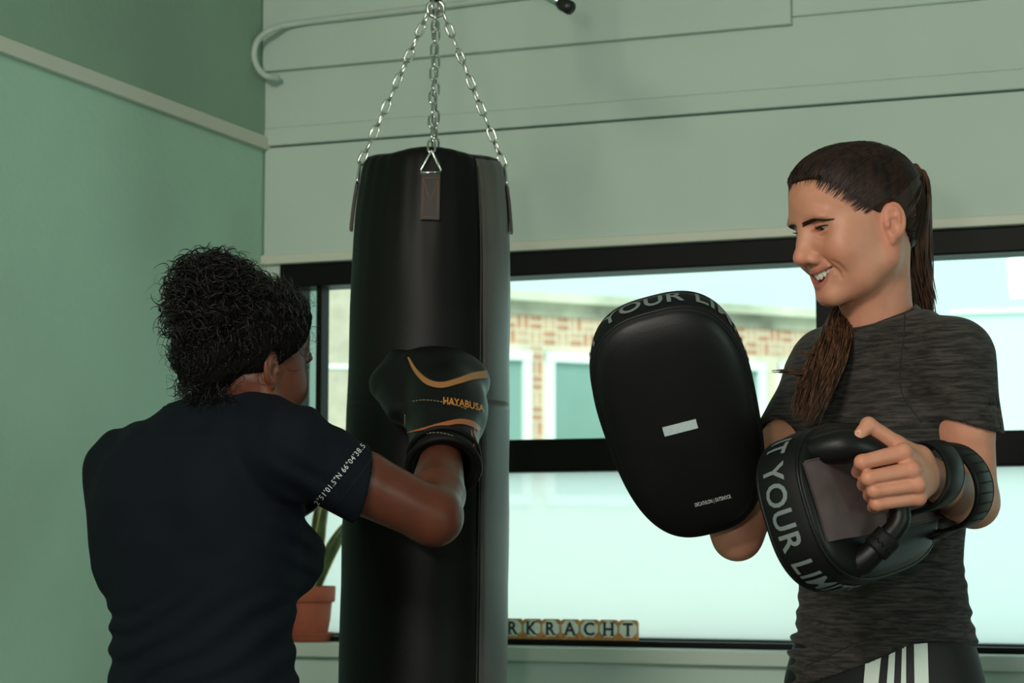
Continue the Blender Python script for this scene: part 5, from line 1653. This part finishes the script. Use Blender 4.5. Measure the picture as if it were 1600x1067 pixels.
def shoe(parent, c, fdir, ldir):
    v = Vol(np.asarray(c) - [0.2, 0.2, 0.01], np.asarray(c) + [0.2, 0.2, 0.14], 0.004)
    c = np.asarray(c) * [1, 1, 0]
    R = np.stack([fdir, ldir, Z], 1)
    v.ell(c + fdir * 0.075 + Z * 0.038, (0.085, 0.044, 0.036), R); v.ell(c - fdir * 0.03 + Z * 0.045, (0.055, 0.036, 0.045), R, k=0.03)
    v.cone(c - fdir * 0.02 + Z * 0.06, c - fdir * 0.02 + Z * 0.095, 0.038, 0.040, k=0.03)
    v.plane((0, 0, 0.018), (0, 0, -1))
    o = mesh_obj('shoe', me_fast(*v.mesh()), M['shoe'], parent)
    V, F = [], []
    n = 40
    for z in (0.0, 0.022):
        for k in range(n):
            a = 2 * math.pi * k / n; rr = 0.046 + 0.003 * math.cos(a)
            V.append(c + fdir * (0.04 + 0.125 * math.cos(a)) + ldir * rr * math.sin(a) + Z * z)
    F = [(k, (k + 1) % n, n + (k + 1) % n, n + k) for k in range(n)] + [tuple(range(n - 1, -1, -1)), tuple(range(n, 2 * n))]
    mesh_obj('sole', me_from(V, F), M['sole'], o)
lc = TR_C + np.array([0.003, 0, 0])
(Vl, Ql), feet = legs_mesh(lc, tf, tl, zof(994), 0.136, 0.094, 0.13, 0.12)
tro = sdf_obj('trousers', (Vl, Ql), M['trouser'], pr); tro['label'] = 'black track trousers with white side stripes'
for f_ in feet: shoe(pr, f_, tf, tl)
bvh_t = bvh_of(Vl, Ql)
for (a0_, a1_, b0_, b1_) in ((1356, 1380, 1350, 1373), (1391, 1400, 1386, 1397), (1410, 1416, 1408, 1416), (1428, 1449, 1429, 1451)):
    V, F = [], []
    rows = np.linspace(1000, 1320, 40)
    for y in rows:
        t = (y - 1000) / 67
        for q in np.linspace(0, 1, 5):
            x = (a0_ + (b0_ - a0_) * t) * (1 - q) + (a1_ + (b1_ - a1_) * t) * q
            if t > 1: x = (b0_ * (1 - q) + b1_ * q) + (y - 1067) * 0.02
            p, nn = cast(bvh_t, x, y)
            V.append(p + nn * 0.0012 if p is not None else P(x, y, 2.95))
    for i in range(len(rows) - 1):
        for j in range(4): F.append((i * 5 + j, i * 5 + j + 1, i * 5 + j + 6, i * 5 + j + 5))
    mesh_obj('stripe', me_from(V, F), M['stripe_white'], tro)

# ---- nails on the visible hand
tip = np.asarray(HAND['T'][3]); ip = np.asarray(HAND['T'][2])
bvh_hand = bvh_of(*hl)
V = []
cen_px = (1340.5, 679)
for k in range(16):
    a = 2 * math.pi * k / 16
    p, nn = cast(bvh_hand, cen_px[0] + 4.5 * math.cos(a) - 1.0 * math.sin(a), cen_px[1] + 7 * math.sin(a) - 1 * math.cos(a))
    if p is not None: V.append(p + nn * 0.0006)
if len(V) > 8: mesh_obj('thumb_nail', me_from(V, [tuple(range(len(V)))]), M['nail'], body_r)

# ---- the pads, once the forearms are known
make_pad(PADR, 'kick pad seen from its mauve grey back with handle and straps gripped in a fist', (PADR.inv(WR_L), PADR.inv(EL_L)))
make_pad(PADL, 'black kick pad turned to show its plain strike face with a small pale patch', (PADL.inv(WR_R), PADL.inv(EL_R)), -1.0)
# ================================================================== woman in the navy shirt, seen from behind
b_t = math.radians(51)
bf = np.array([math.cos(b_t), math.sin(b_t), 0]); brt = np.array([math.sin(b_t), -math.cos(b_t), 0])
TB = P(316, 1040, 3.22)
pl = empty('person', (TB[0], TB[1], 0.0), 'woman with curly black hair in a navy shirt punching the bag', 'person')
bh = math.radians(46)
HBO = P(380, 566, 3.18)
BT, BI, BR = head_frame(HBO, (math.cos(bh), math.sin(bh), 0), math.radians(10), math.radians(3))
def zb(py, Y=3.22): return float(P(316, py, Y)[2])
S_R = P(456, 700, 3.09); S_L = P(205, 738, 3.32)
E_R = P(678, 808, 3.17); W_R = P(690, 712, 3.37)
E_L = S_L + bf * 0.16 - Z * 0.20 - brt * 0.0; W_L = E_L + bf * 0.13 + Z * 0.11 - brt * 0.05
nbB = P(362, 650, 3.20)
Vh2, Qh2, at2 = build_head(False, [BI(P(368, 618, 3.19)), BI(P(358, 690, 3.20))], h=0.002, neck_r=(0.052, 0.055, 0.060))
def torsoB(v, extra=0.0):
    ys = [1160, 1110, 1067, 1000, 960, 900, 850, 780, 720, 685, 660, 640]
    cxp = [320, 319, 318, 314, 314, 314, 313, 314, 318, 325, 334, 345]
    rl = [0.176, 0.170, 0.157, 0.152, 0.153, 0.164, 0.174, 0.178, 0.172, 0.155, 0.125, 0.080]
    rf = [0.125, 0.118, 0.108, 0.105, 0.106, 0.112, 0.116, 0.112, 0.100, 0.090, 0.075, 0.055]
    zs = [zb(y) for y in ys]
    o = TB * [1, 1, 0]; cl, cf = [], []
    for y, x in zip(ys, cxp):
        d = P(x, y, 3.22) - TB
        cl.append(float(d[0] * brt[0])); cf.append(float(d[0] * bf[0]))
    v.loft((o, brt, bf), zs, cl, cf, [r + extra for r in rl], [r + extra for r in rf], 2.15)
def armsB(v):
    v.chain([S_R, (S_R + E_R) / 2, E_R], [0.050, 0.047, 0.041], k=0.02, kin=0.006)
    v.chain([E_R, E_R * 0.65 + W_R * 0.35, W_R], [0.041, 0.0435, 0.033], k=0.016, kin=0.006)
    v.chain([S_L, (S_L + E_L) / 2, E_L], [0.050, 0.047, 0.040], k=0.02, kin=0.006)
    v.chain([E_L, E_L * 0.65 + W_L * 0.35, W_L], [0.040, 0.042, 0.032], k=0.016, kin=0.006)
pts_ = np.array([S_R, S_L, E_R, E_L, W_R, W_L])
vb = Vol(np.minimum(pts_.min(0), [TB[0] - 0.22, TB[1] - 0.22, zb(1060)]) - 0.06, np.maximum(pts_.max(0), [TB[0] + 0.22, TB[1] + 0.22, zb(640)]) + 0.06, 0.004)
torsoB(vb, -0.010); vb.plane((0, 0, zb(1040)), (0, 0, -1))
vb.cone(nbB, S_R, 0.045, 0.044, k=0.03); vb.cone(nbB, S_L, 0.045, 0.044, k=0.03); vb.cone(P(358, 690, 3.20), P(366, 630, 3.193), 0.058, 0.053, k=0.03)
armsB(vb)
Vb2, Qb2 = vb.mesh()
n2_ = len(Vb2)
body_l = sdf_obj('body', [(BT(Vh2), Qh2), (Vb2, Qb2)], M['skin_dark'], pl, dict(lip=np.concatenate([at2['lip'], np.zeros(n2_)]), blush=np.concatenate([at2['blush'], np.zeros(n2_)])))
body_l['label'] = 'brown skin of face, neck and bent arm'
eyes_and_lashes(body_l, BT)
bvh_b = bvh_of(Vh2, Qh2)
for sg in (-1, 1):
    a, b = brow_paths(bvh_b, sg, 160, 8)
    V, Q = tubes_mesh([BT(p) for p in a], b); mesh_obj('eyebrow', me_fast(V, Q), M['hair_black'], body_l)
ps, rs = [], []
for sg in (-1, 1):
    for t in np.linspace(-0.95, 0.95, 22):
        y = 0.0290 + 0.0150 * t; zu_ = 0.0098 + 0.001 * t + 0.0036 * max(1 - t * t, 0) ** 0.6
        xx = 0.0745 + math.sqrt(max(0.0143 ** 2 - (y - 0.0290) ** 2 - (zu_ - 0.0105) ** 2, 1e-8))
        ps.append(BT(np.array([(xx, y * sg, zu_), (xx + 0.005, (y + 0.003 * t) * sg, zu_ - 0.001), (xx + 0.010, (y + 0.006 * t) * sg, zu_ + 0.002)]))); rs.append(np.array([0.0004, 0.0003, 0.0001]))
V, Q = tubes_mesh(ps, rs); mesh_obj('eyelashes', me_fast(V, Q), M['hair_black'], body_l)

# ---- hair: scalp mass with a bun of curls
CAP_OFF = 0.013
def hairline(z, y=None):
    return np.interp(z, [-0.075, -0.045, -0.028, -0.018, -0.006, 0.016, 0.034, 0.050, 0.066, 0.080, 0.092], [-0.060, -0.046, -0.034, 0.012, 0.026, 0.034, 0.050, 0.060, 0.070, 0.085, 0.11])
vc = Vol((-0.185, -0.115, -0.11), (0.12, 0.115, 0.185), 0.0025)
vc.op(cap, (-0.12, -0.1, -0.09), (0.115, 0.1, 0.15), 0, 'add')
BUN = np.array([-0.078, 0.0, 0.082])
vc.ell(BUN, (0.060, 0.066, 0.062), k=0.03)
vc.ell((-0.070, 0, -0.008), (0.036, 0.056, 0.046), k=0.03)
lump = wnoise(31, 110); lump2 = wnoise(32, 230)
vc.disp(lambda X, Y, Zz: ((0.0050 * lump(X, Y, Zz) + 0.0022 * lump2(X, Y, Zz)) * np.clip((0.05 - X) / 0.05, 0, 1)).astype(np.float32))
vc.ell((-0.002, 0.083, -0.012), (0.019, 0.017, 0.030), k=0.004, mode='sub', both=True)
Vc2, Qc2 = vc.mesh()
hair_l = mesh_obj('hair', me_fast(BT(Vc2), Qc2), M['hair_mass'], pl)
bvh_c2 = bvh_of(Vc2, Qc2)
r_ = np.random.default_rng(77)
ps, rs = [], []
def curl(start, d0, L, rad, turns, thick, droop):
    n = int(12 + turns * 9)
    d0 = unit(d0); s1 = unit(np.cross(d0, [0.3, 0.2, 1])); s2 = np.cross(d0, s1)
    t = np.linspace(0, 1, n); ph = r_.uniform(0, 6.28)
    a = ph + t * turns * 2 * math.pi
    env = np.clip(t * 4, 0, 1)
    p = start + d0 * (L * t)[:, None] + (s1 * np.cos(a)[:, None] + s2 * np.sin(a)[:, None]) * (rad * env)[:, None] - (s1 * math.cos(ph) + s2 * math.sin(ph)) * 0
    p = p + np.array([0, 0, -1.0]) * (droop * t * t)[:, None]
    ps.append(BT(p)); rs.append(thick * np.interp(t, [0, 0.1, 0.8, 1], [1, 1, 0.9, 0.25]))
idx = r_.permutation(len(Vc2))
cnt = 0
for i in idx:
    p = Vc2[i]
    if cnt > 2300: break
    dB = p - BUN; onbun = np.linalg.norm(dB) < 0.085
    back = p[0] < -0.02
    if not (onbun or back or r_.random() < 0.8): continue
    out = unit(dB) if onbun else unit(p - np.array([-0.01, 0, 0.02]))
    tang = unit(np.cross(out, r_.normal(size=3)))
    if onbun:
        curl(p - out * 0.010, tang + out * r_.uniform(0.0, 0.5), r_.uniform(0.025, 0.060), r_.uniform(0.005, 0.013), r_.uniform(1.0, 2.6), r_.uniform(0.0006, 0.0013), r_.uniform(0, 0.02))
    else:
        tb = unit((BUN - p) - out * np.dot(BUN - p, out))
        curl(p - out * 0.003, tb + 0.35 * tang + out * 0.04, r_.uniform(0.03, 0.055), r_.uniform(0.0025, 0.006), r_.uniform(0.8, 1.8), r_.uniform(0.0005, 0.0010), 0.0)
    cnt += 1
nape = [i for i in idx if Vc2[i][2] < -0.045 and Vc2[i][0] < 0.0]
for i in nape[:260]:
    p = Vc2[i]; out = unit(p - np.array([-0.01, 0, 0.0]))
    curl(p - out * 0.003, np.array([0, 0, -1.0]) * r_.uniform(0.3, 1.0) + 0.5 * unit(np.cross(out, r_.normal(size=3))) + out * 0.1, r_.uniform(0.018, 0.038), r_.uniform(0.002, 0.006), r_.uniform(0.7, 1.8), r_.uniform(0.0003, 0.0007), 0.0)
V, Q = tubes_mesh(ps, rs, 4); o = mesh_obj('curls', me_fast(V, Q), M['hair_black'], hair_l); o['kind'] = 'stuff'
ps, rs = [], []
for i in range(330):                                   # loose frizz round the outline
    k = idx[-1 - i]; p = Vc2[k]
    dB = p - BUN; onbun = np.linalg.norm(dB) < 0.095
    out = unit(dB) if onbun else unit(p - np.array([-0.01, 0, 0.02]))
    if not onbun and p[2] > -0.03 and r_.random() < 0.4: continue
    tang = unit(np.cross(out, r_.normal(size=3)))
    curl(p - out * 0.004, out + tang * 0.9, r_.uniform(0.02, 0.042), r_.uniform(0.004, 0.012), r_.uniform(0.6, 1.8), r_.uniform(0.00022, 0.00042), r_.uniform(0, 0.015))
V, Q = tubes_mesh(ps, rs, 3); o = mesh_obj('loose_frizz', me_fast(V, Q), M['hair_black'], hair_l); o['kind'] = 'stuff'

# ---- shirt
lo = np.minimum(np.minimum(S_L, S_R), [TB[0] - 0.24, TB[1] - 0.24, zb(1130)]) - 0.08
hi = np.maximum(np.maximum(S_L, S_R + (E_R - S_R) * 0.55), [TB[0] + 0.24, TB[1] + 0.26, zb(610)]) + 0.08
vs_ = Vol(lo, hi, 0.0033)
torsoB(vs_, 0.004)
for sg in (-1, 1):
    c = TB * [1, 1, 0] + brt * 0.078 * sg + bf * 0.088 + Z * zb(868)
    vs_.ell(c, (0.066, 0.066, 0.066), k=0.03)
for sg, S0 in ((1, S_R), (-1, S_L)):                        # shoulder blades and shoulders
    vs_.ell(TB * [1, 1, 0] + brt * 0.085 * sg - bf * 0.062 + Z * zb(770), (0.055, 0.055, 0.075), k=0.04)
    vs_.cone(nbB + Z * 0.004, S0 + Z * 0.004, 0.058, 0.054, k=0.035)
vs_.cone(S_L - bf * 0.01, P(186, 880, 3.27), 0.052, 0.030, k=0.06)
vs_.cone(P(366, 632, 3.195), nbB, 0.056, 0.066, k=0.03)
uR_ = unit(E_R - S_R); uL_ = unit(E_L - S_L)
H_R = P(563, 757, 3.125); H_L = S_L + (E_L - S_L) * 0.5
sleeve(vs_, S_R, H_R, uR_, 0.0605, 0.0555, unit(uR_ + np.array([0.10, 0, 0.22])), 0.0495)
sleeve(vs_, S_L, H_L, uL_, 0.0580, 0.0560, uL_, 0.049)
f1 = wnoise(13, 40); f2 = wnoise(18, 22); f3 = wnoise(19, 55)
def foldsB(X, Y, Zz):
    low = 1 / (1 + np.exp((Zz - zb(945)) / 0.018))
    sl_ = (X - TB[0]) * 0.45
    w1 = np.sin((Zz - sl_) * 150 + 4.5 * f2(X, Y, Zz)) * (0.55 + 0.45 * f2(X * 0.8, Y * 0.8, Zz * 2))
    arm = np.exp(-((X - S_R[0] - 0.02) / 0.05) ** 2 - ((Zz - zb(790)) / 0.10) ** 2)
    w2 = np.sin((Zz + (X - TB[0]) * 0.6) * 150 + 1.5 * f2(X, Y, Zz))
    sh = np.exp(-((Zz - zb(660)) / 0.05) ** 2)
    w3 = np.sin((X - TB[0]) * 130 + 2 * f2(X, Y, Zz))
    return (0.0040 * low * w1 + 0.0030 * arm * w2 + 0.0020 * sh * w3 + 0.0028 * f2(X, Y, Zz) + 0.0008 * f3(X, Y, Zz)).astype(np.float32)
vs_.disp(foldsB)
npB = unit(np.array([0.05, 0.30, 1.0]))
cB = P(364, 628, 3.19)
vs_.plane(cB, npB, within=(cB - [0.13, 0.13, 0.05], cB + [0.13, 0.13, 0.12]))
vs_.plane((0, 0, zb(1105)), (0, 0, -1))
Vs2, Qs2 = vs_.mesh()
shirt_l = sdf_obj('shirt', (Vs2, Qs2), M['shirt_navy'], pl); shirt_l['label'] = 'navy short-sleeved shirt with white print on the sleeve'
bvh_n = bvh_of(Vs2, Qs2)
e1 = unit(np.cross([0, 1, 0], npB)); e2 = np.cross(npB, e1)
tube_obj('collar', [cB - npB * 0.003 + e1 * 0.0625 * math.cos(a) + e2 * 0.066 * math.sin(a) for a in np.linspace(0, 2 * math.pi, 48, endpoint=False)], 0.0050, M['shirt_navy'], shirt_l, 8, closed=True)
M['print_white'] = mat('white_sleeve_print', (0.62, 0.64, 0.62), 0.6)
V, F = text_mesh('2\u00b051\'01.5"N 66\u00b004\'38.5', 17.0, spacing=1.12, sub=1, bold=0.02)
Lx = V[:, 0].max()
p0 = np.array([497.0, 790.0]); p1 = np.array([571.0, 698.0]); dr_ = (p1 - p0) / np.linalg.norm(p1 - p0); nr_ = np.array([dr_[1], -dr_[0]])
Vw, ok = [], []
for x, y, z in V:
    q = p0 + dr_ * (x / Lx * np.linalg.norm(p1 - p0)) + nr_ * y * 0.74
    p, nn = cast(bvh_n, q[0], q[1])
    ok.append(p is not None and p[1] < 3.3); Vw.append(p + nn * 0.0008 if p is not None else np.zeros(3))
F = [f for f in F if all(ok[i] for i in f)]
o = mesh_obj('sleeve_print', me_from(Vw, F), M['print_white'], shirt_l, smooth=False); o['kind'] = 'stuff'
# hem stitching of the sleeve
surf_line(bvh_n, [(588, 706), (560, 745), (520, 796)], 0.0005, M['trouser'], shirt_l, 'hem_seam')

# ---- trousers and shoes
(Vl2, Ql2), feet = legs_mesh(TB, bf, -brt, zb(1095), 0.160, 0.112, 0.15, 0.16, rthigh=0.095)
tro2 = sdf_obj('trousers', (Vl2, Ql2), M['trouser'], pl)
for f_ in feet: shoe(pl, f_, bf, -brt)

# ================================================================== boxing gloves
M['glove'] = mat('black_glove_leather', (0.0045, 0.0042, 0.004), 0.42, spec=0.25, bump=0.12, bscale=300, bdist=0.0008)
M['glove_cuff'] = mat('black_cuff', (0.005, 0.005, 0.005), 0.6, spec=0.2)
M['orange'] = mat('orange_trim', (0.38, 0.115, 0.035), 0.45)
M['gold'] = mat('gold_trim', (0.36, 0.16, 0.05), 0.45)
M['thread'] = mat('cream_thread', (0.42, 0.34, 0.20), 0.7)
def glove_sdf(cuff0, cuff1, back, fist, thumb, axes, fr_=(0.090, 0.056, 0.058)):
    allq = np.array([cuff0, cuff1, back, fist] + thumb)
    v = Vol(allq.min(0) - 0.12, allq.max(0) + 0.12, 0.003)
    v.cone(cuff0, cuff1, 0.0545, 0.0575)
    v.ell(back, (0.066, 0.052, 0.058), axes, k=0.05)
    v.ell(fist, fr_, axes, k=0.06)
    v.chain(thumb, [0.026, 0.031, 0.024], k=0.016, kin=0.01)
    ax = unit(cuff1 - cuff0)
    v.plane(cuff0 + ax * 0.004, -ax)
    v.cone(cuff0 - ax * 0.05, cuff0 + ax * 0.045, 0.0445, 0.042, mode='sub', k=0.004)
    return v
c0 = P(693, 733, 3.345); c1 = P(694, 664, 3.435)
gb = P(697, 634, 3.475); gf = P(682, 594, 3.545)
axg = np.stack([unit((0.99, 0.1, 0.05)), unit(np.cross([0, 0, 1], (0.99, 0.1, 0.0))), Z], 1)
gl = empty('boxing_glove', c0, 'black boxing glove with orange stripes pressed against the punching bag', 'boxing glove')
v = glove_sdf(c0, c1, gb, gf, [P(628, 640, 3.47), P(608, 600, 3.53), P(622, 568, 3.55)], axg)
ga_ = unit(c1 - c0)
v.groove([c0 + ga_ * 0.034 + (axg[:, 0] * math.cos(a) + np.cross(ga_, axg[:, 0]) * math.sin(a)) * 0.0565 for a in np.linspace(0, 2 * math.pi, 20)], 0.004, 0.004, smooth=2)
Vg, Qg = v.mesh()
shell = sdf_obj('glove_shell', (Vg, Qg), M['glove'], gl)
bvh_g = bvh_of(Vg, Qg)
for (h_, rr, th_) in ((0.006, 0.0565, 0.0055), (0.034, 0.0565, 0.0040)):
    s1 = unit(np.cross(ga_, [0, 1, 0])); s2 = np.cross(ga_, s1)
    tube_obj('cuff_binding', [c0 + ga_ * h_ + (s1 * math.cos(a) + s2 * math.sin(a)) * rr for a in np.linspace(0, 2 * math.pi, 40, endpoint=False)], th_, M['glove_cuff'], gl, 8, closed=True)
def strip(bvh, pix, wid, m, parent, name, lift=0.0012):
    c = catmull([(a, b, 0) for a, b in pix], 10)[:, :2]
    w_ = np.interp(np.linspace(0, 1, len(c)), np.linspace(0, 1, len(wid)), wid)
    T = np.gradient(c, axis=0); T /= np.linalg.norm(T, axis=1)[:, None]; N = np.stack([-T[:, 1], T[:, 0]], 1)
    V, F, last = [], [], None
    rows = []
    for i in range(len(c)):
        row = []
        for q in (-1, -0.33, 0.33, 1):
            p, nn = cast(bvh, *(c[i] + N[i] * q * w_[i]))
            if p is None: row = None; break
            row.append(p + nn * lift)
        if row is not None and (not rows or np.linalg.norm(np.array(row[0]) - np.array(rows[-1][0])) < 0.03): rows.append(row)
    for r0 in rows: V += r0
    for i in range(len(rows) - 1):
        for j in range(3): F.append((i * 4 + j, i * 4 + j + 1, i * 4 + 5 + j, i * 4 + 4 + j))
    if F: return mesh_obj(name, me_from(V, F), m, parent)
strip(bvh_g, [(638, 559), (650, 580), (668, 597), (690, 602), (715, 596), (740, 588), (760, 585)], [1.2, 3, 4.5, 4.5, 4.5, 5.5, 6], M['gold'], gl, 'stripe')
strip(bvh_g, [(637, 676), (660, 671), (690, 664), (718, 659), (738, 663), (749, 672)], [0.8, 1.6, 3, 4, 4.5, 3], M['orange'], gl, 'stripe')
strip(bvh_g, [(736, 672), (737, 682), (741, 690), (739, 698)], [0.6, 1.4, 1.4, 0.5], M['orange'], gl, 'flame_mark')
strip(bvh_g, [(740, 668), (741, 678), (745, 688), (743, 699)], [0.5, 1.2, 1.4, 0.5], M['orange'], gl, 'flame_mark')
def dashes(pix, n, name='stitch_row'):
    c = catmull([(a, b, 0) for a, b in pix], 12)[:, :2]
    L = np.concatenate([[0], np.cumsum(np.linalg.norm(np.diff(c, axis=0), axis=1))])
    ps, rs = [], []
    for i in range(n):
        q = []
        for t in (i / n, (i + 0.6) / n):
            s_ = t * L[-1]; p, nn = cast(bvh_g, np.interp(s_, L, c[:, 0]), np.interp(s_, L, c[:, 1]))
            if p is not None: q.append(p + nn * 0.0006)
        if len(q) == 2 and np.linalg.norm(q[0] - q[1]) < 0.02: ps.append(np.array(q)); rs.append(np.full(2, 0.0006))
    if ps:
        V, Q = tubes_mesh(ps, rs, 4); o = mesh_obj(name, me_fast(V, Q), M['thread'], gl); o['kind'] = 'stuff'
dashes([(646, 690), (660, 680), (680, 676), (700, 679), (718, 686), (735, 696)], 17)
dashes([(645, 627), (665, 625), (690, 628), (712, 633), (730, 640)], 16)
dashes([(633, 648), (633, 670), (634, 700)], 14)
V, F = text_mesh('HAYABUSA', 17, spacing=1.0, sub=1, bold=0.25)
Lx = V[:, 0].max()
Vw, ok = [], []
for x, y, z in V:
    t = x / Lx
    q = np.array([692 + 64 * t, 632 + 3 * t + 9 * t * t - y * (0.95 - 0.1 * t)])
    p, nn = cast(bvh_g, *q)
    ok.append(p is not None); Vw.append(p + nn * 0.001 if p is not None else np.zeros(3))
F = [f for f in F if all(ok[i] for i in f) and max(np.linalg.norm(Vw[f[0]] - Vw[f[1]]), np.linalg.norm(Vw[f[1]] - Vw[f[2]])) < 0.02]
if F:
    M['gold_print'] = mat('gold_lettering', (0.60, 0.24, 0.035), 0.4)
    o = mesh_obj('lettering', me_from(Vw, F), M['gold_print'], gl, smooth=False); o['kind'] = 'stuff'
# the other glove, held in guard before her chest
axl = unit(W_L - E_L)
d0 = W_L - axl * 0.01; d1 = W_L + axl * 0.07
gl2 = empty('boxing_glove', d0, 'black boxing glove held in guard before the chest of the navy shirt', 'boxing glove')
s1 = unit(np.cross(axl, [0.2, 0.1, 1])); s2 = np.cross(axl, s1)
v2 = glove_sdf(d0, d1, d1 + axl * 0.04, d1 + axl * 0.09 + s1 * 0.01, [d1 + s1 * 0.05, d1 + axl * 0.05 + s1 * 0.065, d1 + axl * 0.09 + s1 * 0.05], np.stack([s1, s2, axl], 1), (0.075, 0.055, 0.058))
sdf_obj('glove_shell', v2.mesh(), M['glove'], gl2)
tube_obj('cuff_binding', [d0 + axl * 0.006 + (s1 * math.cos(a) + s2 * math.sin(a)) * 0.0565 for a in np.linspace(0, 2 * math.pi, 40, endpoint=False)], 0.0055, M['glove_cuff'], gl2, 8, closed=True)
